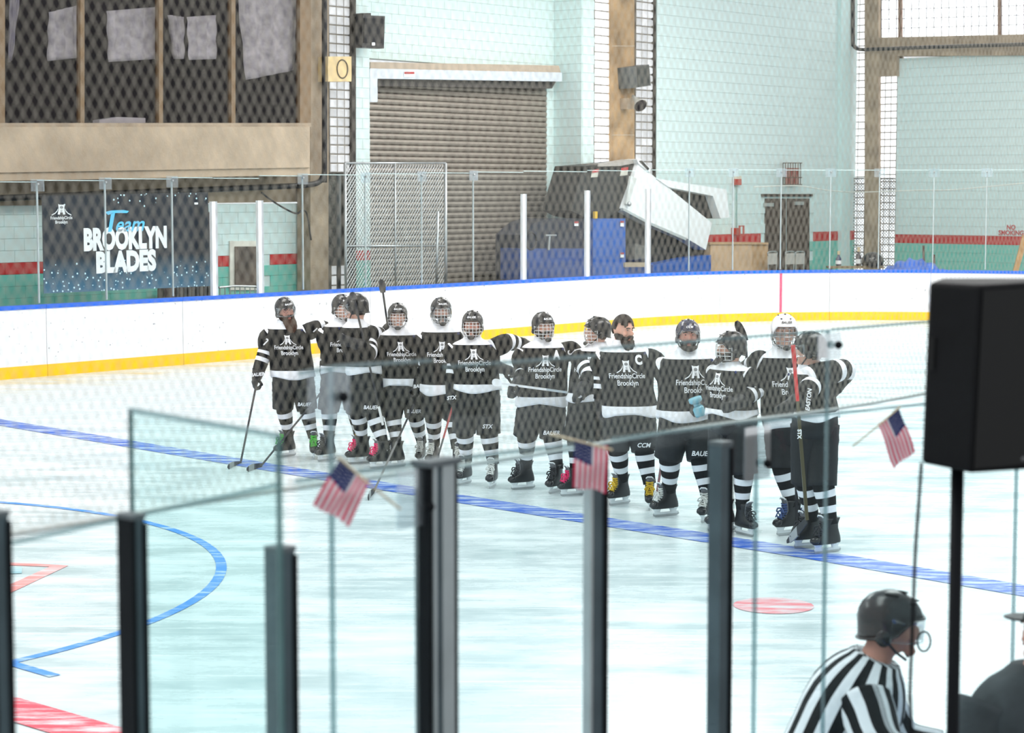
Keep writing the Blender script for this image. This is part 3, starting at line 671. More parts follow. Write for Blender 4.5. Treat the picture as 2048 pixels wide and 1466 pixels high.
# --- chain link gate in front of the roller door
gb = BW + 1.0
gt = thing('chain_link_gate', onb(790, 575, gb), 'galvanised chain link gate standing in front of the roller door', 'gate')
ga0, ga1 = AB(onb(690, 400, gb))[0], AB(onb(892, 400, gb))[0]; gz1, gz0 = onb(790, 326, gb).z, .05
for x, w in ((690, .03), (790, .02), (891, .035)): MB().tube([onb(x, 326, gb + .02), V((*onb(x, 326, gb + .02).xy, gz0))], w, 8).build('gate_post', M_steel, gt, True)
for y in (326, 492): MB().tube([onb(690, y, gb + .02), onb(891, y, gb + .02)], .022, 8).build('gate_rail', M_steel, gt, True)
mb = MB(); pit = .085; w = ga1 - ga0; h = gz1 - gz0
for d in (1, -1):
    k = -int(h / pit / 1.2) - 1
    while k * pit < w:
        xs = k * pit; k += 1; sl = 1 / 1.25
        t0, t1 = 0, h
        if xs < 0: t0 = -xs / sl
        if xs + h * sl > w: t1 = (w - xs) / sl
        if t1 - t0 < .05: continue
        q = [(xs + t0 * sl, t0), (xs + t1 * sl, t1)]
        if d < 0: q = [(w - a, z) for a, z in q]
        mb.tube([ab(ga0 + a, gb, gz0 + z) for a, z in q], .0075, 3)
mb.build('wire_mesh', M_steel, gt)
tag(MB().tube([onb(876, 422, gb + .3), onb(872, 590, gb + .3)], .03, 8).build('grey_post', M_steel, None, True), 'loose grey metal pole leaning before the roller door', 'pole')
# ------------------------------------------------------------------ banner behind the far glass
BB = BF - .28
def banner_mat():
    m, n, l, p = nt('navy_banner_vinyl'); p.inputs['Roughness'].default_value = .35
    tc = n.new('ShaderNodeTexCoord'); sx = n.new('ShaderNodeSeparateXYZ'); l.new(tc.outputs['Generated'], sx.inputs[0])
    r = n.new('ShaderNodeValToRGB'); e = r.color_ramp.elements; e[0].position = 0; e[0].color = (.05, .14, .22, 1); e[1].position = .35; e[1].color = (.006, .009, .018, 1)
    l.new(sx.outputs['Z'], r.inputs[0])
    vo = n.new('ShaderNodeTexVoronoi'); vo.inputs['Scale'].default_value = 13; l.new(tc.outputs['Object'], vo.inputs['Vector'])
    st = n.new('ShaderNodeMath'); st.operation = 'LESS_THAN'; st.inputs[1].default_value = .22; l.new(vo.outputs['Distance'], st.inputs[0])
    # printed sparkles gather along the bottom and top edges
    ab_ = n.new('ShaderNodeValToRGB'); f = ab_.color_ramp.elements; f[0].position = .0; f[0].color = (1, 1, 1, 1); f[1].position = 1; f[1].color = (.9, .9, .9, 1)
    for pos, c in ((.22, .55), (.33, 0), (.84, 0), (.97, .6)): q = f.new(pos); q.color = (c, c, c, 1)
    l.new(sx.outputs['Z'], ab_.inputs[0])
    cr = n.new('ShaderNodeSeparateColor'); l.new(vo.outputs['Color'], cr.inputs[0])
    lt = n.new('ShaderNodeMath'); lt.operation = 'LESS_THAN'; l.new(cr.outputs[0], lt.inputs[0]); l.new(ab_.outputs[0], lt.inputs[1])
    mu = n.new('ShaderNodeMath'); mu.operation = 'MULTIPLY'; l.new(st.outputs[0], mu.inputs[0]); l.new(lt.outputs[0], mu.inputs[1])
    mx = n.new('ShaderNodeMix'); mx.data_type = 'RGBA'; l.new(mu.outputs[0], mx.inputs[0]); l.new(r.outputs[0], mx.inputs[6]); mx.inputs[7].default_value = (.62, .82, .9, 1)
    l.new(mx.outputs[2], p.inputs['Base Color']); return m
bn = thing('team_banner', onb(250, 588, BB), 'large navy team banner with white lettering behind the far glass', 'banner')
slab(MB(), [(84, 392), (416, 384), (421, 572), (88, 587)], ('b', BB), .012).build('vinyl_sheet', banner_mat(), bn)
BX = (onb(336, 500, BB) - onb(168, 507, BB)).normalized()
BZ = V((0, 0, 1)); sc_ = (onb(336, 500, BB) - onb(168, 507, BB)).length / 168
def btext(s, px, size, m, name, xs=1, bold=0, shear=0, w=None):
    vs, fs = text2d(s, size * sc_, bold * sc_, shear, 1)
    x0, x1 = min(v[0] for v in vs), max(v[0] for v in vs); k = (w * sc_ / (x1 - x0)) if w else xs
    p = onb(px[0], px[1], BB + .008); cx = (x0 + x1) / 2
    MB().add([p + BX * ((x - cx) * k) + BZ * y for x, y in vs], fs).build(name, m, bn)
M_sky = mat('light_blue_print', (.12, .52, .80), .5, var=.03)
btext('BROOKLYN', (252.5, 496), 45, M_print, 'brooklyn_lettering', bold=2.6, w=166)
btext('BLADES', (253.5, 541), 43, M_print, 'blades_lettering', bold=2.6, w=120)
btext('eam', (261, 462), 33, M_sky, 'team_lettering', bold=.5, shear=.35, w=58)
mb = MB()
def bpoly(px): return [onb(x, y, BB + .008) for x, y in px]
tb = MB(); pts_ = [(210, 424), (222, 421), (246, 420), (258, 422), (254, 426), (228, 426), (216, 430)]; tb.prism(bpoly(pts_), V3 * .004)
tb.prism(bpoly([(222, 426), (230, 425), (223, 463), (216, 464)]), V3 * .004); tb.build('team_initial_stroke', M_sky, bn)
def fc_logo(mb, pt, mbd):
    """bridge-tower emblem: pt maps emblem units (-1..1) to space"""
    mb.add([pt(*q) for q in ((-.32, 1), (-.16, .93), (.16, .93), (.32, 1), (.26, .55), (.36, 0), (.14, 0), (.12, .2), (-.12, .2), (-.14, 0), (-.36, 0), (-.26, .55))], [(0, 1, 10, 11) if 0 else (0, 1, 2, 3, 4, 11), (4, 5, 6, 7), (8, 9, 10, 11), (4, 7, 8, 11)])
    for s in (-1, 1):
        A = [(.30, .62), (.42, .38), (.62, .16), (.95, -.02)]; B = [(.30, .52), (.38, .32), (.58, .09), (.93, -.10)]
        for i in range(3):
            q = [pt(s * A[i][0], A[i][1]), pt(s * A[i + 1][0], A[i + 1][1]), pt(s * B[i + 1][0], B[i + 1][1]), pt(s * B[i][0], B[i][1])]
            mb.add(q, [(0, 1, 2, 3)])
    # dark ring and eye in the middle
    n = 14
    for r0, r1, cy in ((.15, .10, .68), (.055, .0, .68)):
        o = [pt(r0 * math.cos(2 * math.pi * i / n), cy + r0 * .8 * math.sin(2 * math.pi * i / n), 1) for i in range(n)]; i_ = [pt(r1 * math.cos(2 * math.pi * i / n), cy + r1 * .8 * math.sin(2 * math.pi * i / n), 1) for i in range(n)]
        mbd.add(o + i_, [(i, (i + 1) % n, n + (i + 1) % n, n + i) for i in range(n)])
    for cy in (.42, .3):
        mbd.add([pt(x, y, 1) for x, y in ((-.1, cy), (.1, cy), (.07, cy - .04), (-.07, cy - .04))], [(0, 1, 2, 3)])
mb, md = MB(), MB(); fc_logo(mb, lambda x, y, e=0: onb(123 + x * 21, 429 - y * 21, BB + .008 + e * .004), md)
mb.build('bridge_emblem', M_print, bn); md.build('emblem_detail', mat('navy_print', (.006, .009, .018), .5), bn)
btext('FriendshipCircle', (123, 438.5), 6.6, M_print, 'club_lettering', bold=.12, w=41)
btext('Brooklyn', (123, 447), 6.8, M_print, 'club_lettering', bold=.12, w=23)
slab(MB(), rect(389, 405, 396, 409), ('b', BB), .004, .006).build('corner_mark', M_print, bn)

# ------------------------------------------------------------------ ice resurfacer beyond the boards
ZBn = BW + .85
zm = thing('ice_resurfacer', onb(1290, 545, ZBn), 'blue ice resurfacer with raised white and black snow tank', 'ice resurfacer')
M_zb = mat('blue_machine_paint', (.02, .10, .38), .35, var=.15)
M_zk = mat('black_machine_panel', (.022, .022, .02), .5, var=.4, scale=4)
M_zw = mat('white_tank_paint', (.80, .82, .82), .35, var=.03)
P_ = ('b', ZBn)
slab(MB(), [(1168, 332), (1202, 329), (1276, 321), (1262, 372), (1246, 417), (1206, 440), (1167, 433), (1142, 421)], P_, .9, .0).build('tank_front', M_zk, zm)
slab(MB(), [(1196, 327), (1232, 326), (1274, 318.5), (1277, 325), (1240, 332), (1196, 333)], P_, .5, .03).build('tank_lip', mat('grey_lip', (.35, .33, .3), .6), zm)
slab(MB(), [(1277, 326), (1313, 357), (1338, 376), (1424, 446), (1412, 500), (1374, 477), (1300, 446), (1246, 417), (1262, 372)], P_, 1.1, .12).build('tank_side', M_zw, zm)
slab(MB(), [(1247, 416), (1300, 444), (1374, 476), (1372, 481), (1299, 449), (1247, 421)], P_, .1, .16).build('tank_flange', mat('grey_flange', (.42, .46, .46), .5), zm)
slab(MB(), [(1274, 319), (1281, 318), (1301, 337), (1300, 345), (1277, 327)], P_, .4, .16).build('tank_mouth', M_zw, zm)
slab(MB(), [(1279, 322), (1284, 321), (1299, 337), (1297, 341)], P_, .05, .18).build('mouth_opening', M_zk, zm)
ar = slab(MB(), [(1313, 357), (1453, 379), (1459, 435), (1441, 436.5), (1426, 392), (1338, 374.5)], P_, .25, .15).build('tank_lid_frame', M_zw, zm)
slab(MB(), [(1336, 374), (1426, 391), (1442, 437), (1417, 437)], P_, .1, -.1).build('tank_opening', M_zk, zm)
slab(MB(), [(1262, 352), (1274, 357), (1268, 372), (1258, 410), (1252, 408)], P_, .06, .18).build('chain_guard', mat('pale_guard', (.6, .62, .6), .5), zm)
MB().ell(onb(1258, 408, ZBn + .2), (.06, .06, .06), nu=10, nv=6).build('chain_wheel', M_steel, zm, True)
slab(MB(), [(1206, 440), (1246, 418), (1300, 447), (1374, 478), (1412, 501), (1424, 512), (1424, 560), (1206, 560)], P_, .5, -.25).build('chassis', M_zk, zm)
slab(MB(), rect(1186, 437, 1251, 560), P_, .9, .1).build('blue_hood', M_zb, zm)
slab(MB(), [(1043, 470), (1070, 446), (1095, 437), (1186, 437), (1186, 560), (1043, 560)], P_, .8, -.1).build('cab_body', mat('dark_cab', (.018, .022, .035), .4, var=.4), zm)
slab(MB(), rect(1040, 497, 1186, 560), P_, .6, .05).build('cab_skirt', mat('dark_blue_skirt', (.02, .06, .22), .4, var=.2), zm)
slab(MB(), [(1306, 530), (1380, 515), (1422, 510), (1422, 560), (1306, 560)], P_, .9, .12).build('blue_side_tank', M_zb, zm)
slab(MB(), [(1251, 536), (1306, 526), (1306, 560), (1251, 560)], P_, .5, .0).build('board_brush', M_zb, zm)
slab(MB(), [(1270, 487), (1292, 492), (1291, 517), (1269, 520)], P_, .3, .0).build('engine_cover', mat('engine_grey', (.13, .13, .12), .6), zm)
slab(MB(), rect(1250, 525, 1300, 534), P_, .05, .15).build('wood_plank', mat('pale_wood', (.45, .36, .25), .7), zm)
slab(MB(), rect(1190, 423, 1195, 437), P_, .06, .14).build('yellow_lever', mat('yellow_lever', (.75, .45, .02), .5), zm)
c = onb(1062, 482, ZBn + .05); MB().tube([c + U3 * (.2 * math.cos(t * math.pi / 12)) + V((0, 0, .2 * math.sin(t * math.pi / 12))) for t in range(25)], .02, 6).build('steering_wheel', M_blackp, zm, True)
MB().tube([onb(1090, 471, ZBn + .1), onb(1112, 471, ZBn + .1)], .025, 8).build('grab_handle', M_steel, zm)
MB().tube([onb(1099, 472, ZBn + .1), onb(1097, 500, ZBn + .1)], .03, 8).build('seat_post', M_steel, zm)
for r_ in (rect(1241, 442, 1248, 453), rect(1241, 505, 1248, 515), rect(1149, 443, 1157, 452)):
    s_ = slab(MB(), r_, P_, .01, .13).build('warning_sticker', M_white, zm); slab(MB(), rect(r_[0][0], r_[0][1], r_[1][0], r_[0][1] + 3.5), P_, .004, .14).build('sticker_heading', mat('sticker_red', (.4, .05, .05)), s_)
for r_ in ([(1185, 340), (1198, 338), (1195, 354), (1182, 355)], [(1243, 336), (1257, 334), (1255, 350), (1240, 352)]):
    s_ = slab(MB(), r_, P_, .01, .05).build('warning_sticker', mat('aged_sticker', (.5, .48, .42), .6), zm); slab(MB(), [r_[0], r_[1], (r_[1][0] - .8, r_[1][1] + 6), (r_[0][0] - .8, r_[0][1] + 6)], P_, .004, .06).build('sticker_heading', mat('sticker_red', (.4, .05, .05)), s_)

# ------------------------------------------------------------------ odds and ends behind the far boards
QB = ('b', BW + .8)
cb = thing('storage_crate', onb(1470, 545, BW + .6), 'tan wooden crate standing under the red stripe', 'crate')
M_tan = mat('tan_plywood', (.50, .32, .17), .7, var=.2, scale=4)
slab(MB(), rect(1421, 488, 1504, 575), QB, .7).build('front_panel', mat('light_tan_plywood', (.58, .40, .25), .7, var=.15, scale=4), cb); slab(MB(), [(1504, 488), (1536, 488), (1537, 575), (1504, 575)], QB, .7, -.02).build('side_panel', M_tan, cb); slab(MB(), rect(1420, 485, 1537, 489), QB, .75, .03).build('lid', M_tan, cb)
def chair(x, lab):
    b0 = BW + 1.3; P = onb(x, 540, b0); th = thing('folding_chair', V((P.x, P.y, -.06)), lab, 'chair', 'folding chairs beside the brown door')
    base = V((P.x, P.y, -.06)); X = U3
    m = mat('chair_grey', (.50, .48, .44), .5)
    hz = onb(x, 506, b0).z
    MB().box(base + V((0, 0, .95)), (.44, .42, .03), (U3, V3, V((0, 0, 1)))).build('seat', m, th)
    MB().box(base - V3 * .2 + V((0, 0, hz - .1)), (.44, .03, .3), (U3, V3, V((0, 0, 1)))).build('backrest', m, th)
    for i in (-1, 1):
        MB().tube([base + U3 * .2 * i - V3 * .2 + V((0, 0, .0)), base + U3 * .2 * i - V3 * .2 + V((0, 0, hz + .05))], .016, 6).build('leg', M_steel, th)
        MB().tube([base + U3 * .2 * i + V3 * .2 + V((0, 0, .0)), base + U3 * .2 * i + V3 * .2 + V((0, 0, .95))], .016, 6).build('leg', M_steel, th)
    MB().tube(crspline([base + U3 * .2 - V3 * .2 + V((0, 0, hz - .05)), base + U3 * .2 - V3 * .2 + V((0, 0, hz + .08)), base - U3 * .2 - V3 * .2 + V((0, 0, hz + .08)), base - U3 * .2 - V3 * .2 + V((0, 0, hz - .05))], 4), .018, 6).build('back_frame', M_steel, th)
chair(1557, 'grey folding chair nearest the tan crate'); chair(1592, 'grey folding chair in front of the right door leaf'); chair(1612, 'grey folding chair at the right edge of the brown door')
def bottle(x, y0, y1, cbody, lab):
    s_ = path_s(x); a, b, tx, ty = path_at(s_); N = U3 * ty - V3 * tx; P = ab(a, b) + N * 2.3
    z1, z0 = ony(x, y0, P.y).z, ony(x, y1, P.y).z; Pm = ony(x, y1, P.y); h = z1 - z0
    t = thing('bottle', Pm, lab, 'bottle', 'bottles on the ledge near the corner')
    MB().tube([Pm, Pm + V((0, 0, h * .1)), Pm + V((0, 0, h * .55)), Pm + V((0, 0, h * .7)), Pm + V((0, 0, h * .85))], [.05, .07, .07, .035, .03], 10).build('body', cbody, t, True)
    MB().tube([Pm + V((0, 0, h * .85)), Pm + V((0, 0, h))], .036, 8).build('cap', mat('tan_cap', (.6, .48, .3), .5), t)
    MB().tube([Pm + V((0, 0, h * .2)), Pm + V((0, 0, h * .4))], .074, 10).build('paper_label', M_white, t)
    return Pm
lg = thing('work_bench', onb(1720, 545, BW + 2.0), 'low dark bench behind the glass at the corner column', 'bench')
pa, pb_ = ony(1655, 533, 54.5), ony(1765, 531, 54.5)
mb = MB(); mb.box((pa + pb_) / 2 - V((0, 0, .03)), ((pb_ - pa).length, .5, .05)); mb.build('top', mat('bench_wood', (.25, .18, .1), .7), lg)
for x in (1662, 1758):
    p = ony(x, 533, 54.5); MB().tube([V((p.x, p.y, -.06)), p], .03, 8).build('leg', M_steel, lg)
for x, y0, lab, c_ in ((1677, 502, 'small dark bottle with tan cap left of the corner column', (.05, .06, .12)), (1717, 494, 'taller bottle with white label before the corner column', (.06, .05, .06))):
    P = ony(x, 531.5, 54.5); h = ony(x, y0, 54.5).z - P.z; t = thing('bottle', P, lab, 'bottle')
    MB().tube([P, P + V((0, 0, h * .1)), P + V((0, 0, h * .5)), P + V((0, 0, h * .62)), P + V((0, 0, h * .75))], [.06, .075, .075, .04, .035], 10).build('body', mat('dark_bottle%d' % x, c_, .3), t, True)
    MB().tube([P + V((0, 0, h * .75)), P + V((0, 0, h))], .04, 8).build('cap', mat('tan_cap', (.6, .48, .3), .5), t); MB().tube([P + V((0, 0, h * .12)), P + V((0, 0, h * .36))], .079, 10).build('paper_label', M_white, t)
P = ony(1745, 531, 54.4); t = thing('helmet', P, 'dark hockey helmet lying on the bench by the corner column', 'helmet'); MB().ell(P + V((0, 0, .1)), (.3, .25, .26), fn=lambda p: V((p.x, p.y, max(p.z, -.1)))).build('shell', M_helm, t, True); MB().box(P + V((0, -.25, .03)), (.3, .03, .1)).build('brim', M_helm, t)
# blue tarpaulin with poles
tp = MB(); n = 16; rs = []
for i in range(n + 1):
    r_ = []
    for j in range(9):
        x = 1768 + 135 * i / n; yy = 540 - (22 * math.sin(math.pi * min(1, i / n * 1.15)) ** .8 + 4 * math.sin(i * 2.3)) * math.sin(math.pi * j / 8) ** .6
        r_.append(ony(x, yy, 53.3 + j * .15 + .04 * math.sin(i * 3 + j)))
    r_ = [V((r_[0].x, r_[0].y - .05, -.06))] + r_ + [V((r_[-1].x, r_[-1].y + .05, -.06))]
    rs.append(r_)
tag(tp.rings(rs, close=False).build('blue_tarpaulin', mat('blue_tarpaulin', (.03, .12, .50), .4, var=.3, scale=3, bump=.8, bscale=6), None, True), 'crumpled blue tarpaulin heap behind the far boards', 'tarpaulin')
for x0, y0, x1, y1, lab in ((1847, 491, 1851, 538, 'taller thin rusty rod sticking up from the blue tarpaulin'), (1868, 509, 1872, 538, 'shorter rusty rod right of the taller one')):
    tag(MB().tube([ony(x0, y0, 53.9), V((*ony(x1, y1, 53.9).xy, 0))], .03, 6).build('rusty_rod', mat('rusty_rod', (.12, .07, .05), .7)), lab, 'rod', 'rods in the tarpaulin heap')
tag(MB().prism([ony(x, y, 53.2) for x, y in ((2046, 470), (2058, 470), (2036, 545), (2026, 545))], (0, .08, 0)).build('wooden_plank', mat('orange_wood', (.55, .30, .12), .6, var=.25, scale=5)), 'orange wooden plank leaning at the right edge', 'plank')
# ------------------------------------------------------------------ people: shared builders
def Rz(a): return Matrix.Rotation(a, 3, 'Z')
def frame(yaw, pitch=0, roll=0):   # local x = image right when facing the viewer, local -y = front, z = up
    return Rz(R(yaw)) @ Matrix.Rotation(R(roll), 3, 'Y') @ Matrix.Rotation(R(pitch), 3, 'X')
HW, HD, HH = .079, .098, .120
def head_fn(k=1.0, nose=False):
    def f(p):
        x, y, z = p.x / HW, p.y / HD, p.z / HH
        if z < 0: x *= 1 - .28 * (-z) ** 1.6; y = y * (1 - .12 * (-z)) - .10 * (-z)
        if y < -.5: y = -.5 + (y + .5) * .82
        if y > .3 and z > -.3: y *= 1.04
        return V((x * HW, y * HD, z * HH)) * k
    return f
def head_mesh(mb, c, M):
    mb.ell(c, (HW, HD, HH), M, 28, 20, fn=head_fn())
    w = lambda x, y, z: c + M @ V((x, y, z))
    mb.ell(w(0, -.098, -.012), (.013, .020, .030), M, 12, 8)
    mb.ell(w(0, -.106, -.026), (.017, .017, .013), M, 12, 8)
    mb.ell(w(0, -.083, .030), (.055, .012, .012), M, 14, 8)
    mb.ell(w(0, -.088, -.095), (.028, .022, .022), M, 12, 8)
    mb.ell(w(0, -.088, -.058), (.026, .014, .014), M, 12, 8)
    for s in (-1, 1):
        mb.ell(w(s * .080, .008, -.008), (.011, .022, .034), M, 12, 8)
        mb.ell(w(s * .045, -.072, -.030), (.020, .018, .020), M, 12, 8)
def ring_se(c, X, Y, a, b, n=2.5, seg=32):
    out = []
    for k in range(seg):
        t = 2 * math.pi * k / seg; ct, st = math.cos(t), math.sin(t)
        out.append(c + X * (a * math.copysign(abs(ct) ** (2 / n), ct)) + Y * (b * math.copysign(abs(st) ** (2 / n), st)))
    return out
PROF = [(-.02, .262, .200), (0, .266, .203), (.1, .262, .200), (.22, .255, .190), (.36, .252, .184), (.5, .258, .184), (.64, .268, .185), (.76, .268, .178), (.85, .250, .163), (.91, .222, .147), (.96, .188, .130), (1.0, .140, .108), (1.04, .100, .092), (1.10, .086, .086)]
def prof(f):
    for (f0, a0, b0), (f1, a1, b1) in zip(PROF, PROF[1:]):
        if f <= f1: t = (f - f0) / (f1 - f0); return a0 + (a1 - a0) * t, b0 + (b1 - b0) * t
    return PROF[-1][1:]
# one hockey glove, wrist at the origin, fingers to -z, palm to -y
def glove_data():
    mb = MB()
    mb.tube([(0, 0, .075), (0, 0, .03), (0, 0, -.02), (0, 0, -.05)], [.068, .066, .056, .05], 14)
    mb.ell((0, .004, -.075), (.054, .036, .058), None, 16, 10)
    for i, x in enumerate((-.037, -.0125, .0125, .037)):
        L = (.92, 1.05, 1.0, .82)[i]
        mb.tube([(x, .008, -.085), (x * 1.02, .002, -.085 - .045 * L), (x, -.024 * L, -.09 - .066 * L), (x * .95, -.058 * L, -.085 - .05 * L), (x * .9, -.066 * L, -.07 - .028 * L)], [.0145, .015, .0145, .0135, .011], 8)
    mb.tube([(.04, -.008, -.045), (.062, -.030, -.072), (.054, -.060, -.094), (.03, -.074, -.102)], [.018, .017, .015, .012], 8)
    for z in (-.03, -.058, -.086): mb.ell((0, .030, z), (.046, .016, .013), None, 12, 6)
    o = mb.build('g', M_glove, remesh=.0075, smooth=True); me = o.data; bpy.data.objects.remove(o); me.name = 'glove'; return me
GLOVE = glove_data()
GLOVER = GLOVE.copy()
for v in GLOVER.vertices: v.co.x *= -1
GLOVER.flip_normals()
# one skate, blade bottom at the origin, toe to -y
def ring_foot(z, y0, y1, w, n=2.6, seg=20):
    c = V((0, (y0 + y1) / 2, z)); h = (y1 - y0) / 2
    return [c + V((w * math.copysign(abs(math.cos(t)) ** (2 / n), math.cos(t)) * (1 - .12 * (math.sin(t) > .3)), h * math.copysign(abs(math.sin(t)) ** (2 / n), math.sin(t)), 0)) for t in [2 * math.pi * k / seg for k in range(seg)]]
def mesh_of(mb, name, m, smooth=True):
    me = bpy.data.meshes.new(name); me.from_pydata(mb.v, [], mb.f); me.materials.append(m)
    if smooth: me.polygons.foreach_set('use_smooth', [True] * len(me.polygons))
    return me
SK = {}
b_ = MB(); b_.rings([ring_foot(*q) for q in ((.075, -.160, .115, .036), (.085, -.172, .120, .043), (.11, -.174, .118, .047), (.135, -.150, .112, .048), (.155, -.105, .105, .046), (.175, -.075, .098, .044), (.20, -.062, .090, .043), (.235, -.064, .088, .045), (.265, -.070, .098, .049), (.285, -.066, .108, .050))])
SK['boot'] = mesh_of(b_, 'boot', M_boot)
b_ = MB(); b_.rings([ring_foot(*q) for q in ((.090, -.178, -.105, .040), (.105, -.181, -.100, .045), (.125, -.172, -.095, .042), (.140, -.150, -.10, .03))]); SK['toe'] = mesh_of(b_, 'toe_cap', mat('toe_cap_black', (.02, .02, .022), .25))
b_ = MB()
for y0, y1 in ((-.155, -.065), (.02, .115)):
    b_.rings([ring_foot(.030, y0 + .012, y1 - .012, .008, seg=12), ring_foot(.055, y0 + .01, y1 - .01, .012, seg=12), ring_foot(.080, y0, y1, .032, seg=12)])
b_.rings([ring_foot(.022, -.150, .125, .006, seg=12), ring_foot(.042, -.152, .128, .007, seg=12)])
SK['holder'] = mesh_of(b_, 'blade_holder', M_holder, False)
b_ = MB(); b_.prism([(-.002, y, z) for y, z in ((-.155, .028), (-.148, .008), (-.125, 0), (.10, 0), (.128, .010), (.132, .028))], (.004, 0, 0)); SK['blade'] = mesh_of(b_, 'blade', M_steel, False)
b_ = MB(); b_.rings([[V((x, y, z)) for x, y, z in ((-.030, y0, z0), (.030, y0, z0), (.030, y0 + .012, z0 + .004), (-.030, y0 + .012, z0 + .004))] for y0, z0 in ((-.085, .165), (-.066, .20), (-.070, .25), (-.080, .285), (-.092, .305))]); SK['tongue'] = mesh_of(b_, 'tongue', mat('tongue_felt', (.16, .16, .17), .9)); b_ = MB(); b_.tube([V((-.034, -.090, .298)), V((-.02, -.097, .312)), V((.02, -.097, .312)), V((.034, -.090, .298))], .006, 6); SK['trim'] = mesh_of(b_, 'tongue_trim', M_white)
b_ = MB()
sl = [(-.128, .150), (-.108, .166), (-.090, .184), (-.080, .205), (-.079, .226), (-.082, .248)]
for i, (y, z) in enumerate(sl):
    for s in (-1, 1): b_.tube([V((-.032 * s, y + .012, z - .008)), V((0, y - .012, z + .008)), V((.034 * s, y + .006, z + .012))], .0066, 5)
for s in (-1, 1):
    b_.tube(crspline([V((0, -.098, .225)), V((.03 * s, -.118, .222)), V((.045 * s, -.115, .195)), V((.02 * s, -.108, .2)), V((0, -.10, .222))], 4), .0065, 5); b_.tube(crspline([V((0, -.098, .222)), V((.02 * s, -.122, .19)), V((.035 * s, -.135, .15))], 4), .006, 5)
SK['laces'] = mesh_of(b_, 'laces', M_white)
def lace_mesh(name, c):
    if name not in SK:
        me = SK['laces'].copy(); me.materials.clear(); me.materials.append(mat(name, c, .7)); SK[name] = me
    return SK[name]
LACE = dict(white=('white_laces', (.75, .74, .70)), green=('green_laces', (.10, .62, .06)), pink=('pink_laces', (.85, .03, .16)), yellow=('yellow_laces', (.72, .46, .02)), black=('black_laces', (.03, .03, .035)), blue=('blue_laces', (.06, .10, .25)))
def skate(root, P, yaw, lace, k=1.0, tilt=0, toe=0):
    M = Matrix.Translation(P - parent_loc(root)) @ (Rz(R(yaw)) @ Matrix.Rotation(R(toe), 3, 'X')).to_4x4() @ Matrix.Diagonal((k, k, k, 1))
    b = inst(SK['boot'], 'skate_boot', root, M)
    for nm, me in (('toe_cap', SK['toe']), ('blade_holder', SK['holder']), ('blade', SK['blade']), ('tongue', SK['tongue']), ('tongue_trim', SK['trim']), ('laces', lace_mesh(*LACE[lace]))):
        inst(me, nm, b, Matrix.Identity(4))
    b['label'] = 'black skate with %s laces' % lace
def surf_text(mb, vs, fs, fn):
    """bend flat lettering onto a surface; long edges are split first so that it follows"""
    b = bmesh.new()
    bv = [b.verts.new((x, y, 0)) for x, y in vs]
    for f in fs:
        try: b.faces.new([bv[i] for i in f])
        except ValueError: pass
    for _ in range(3):
        es = [e for e in b.edges if e.calc_length() > .035]
        if not es: break
        bmesh.ops.subdivide_edges(b, edges=es, cuts=1); bmesh.ops.triangulate(b, faces=b.faces)
    b.verts.index_update()
    mb.add([fn(v.co.x, v.co.y) for v in b.verts], [tuple(v.index for v in f.verts) for f in b.faces]); b.free()
def tube_text(root, name, s, size, p, d, r, nrm, m=M_print, bold=.0, shear=0, xs=1):
    """lettering bent round a limb: p on the axis, d = reading direction's up, nrm = outward"""
    d = d.normalized(); nrm = (nrm - d * nrm.dot(d)).normalized(); side = d.cross(nrm) * -1
    if side.x < 0 and abs(side.x) > .3: side = -side
    vs, fs = text2d(s, size, bold, shear, xs)
    cy = (min(v[1] for v in vs) + max(v[1] for v in vs)) / 2; mb = MB()
    surf_text(mb, vs, fs, lambda x, y: p + d * (y - cy) + side * (r * math.sin(x / r)) + nrm * (r * math.cos(x / r)))
    mb.build(name, m, root)

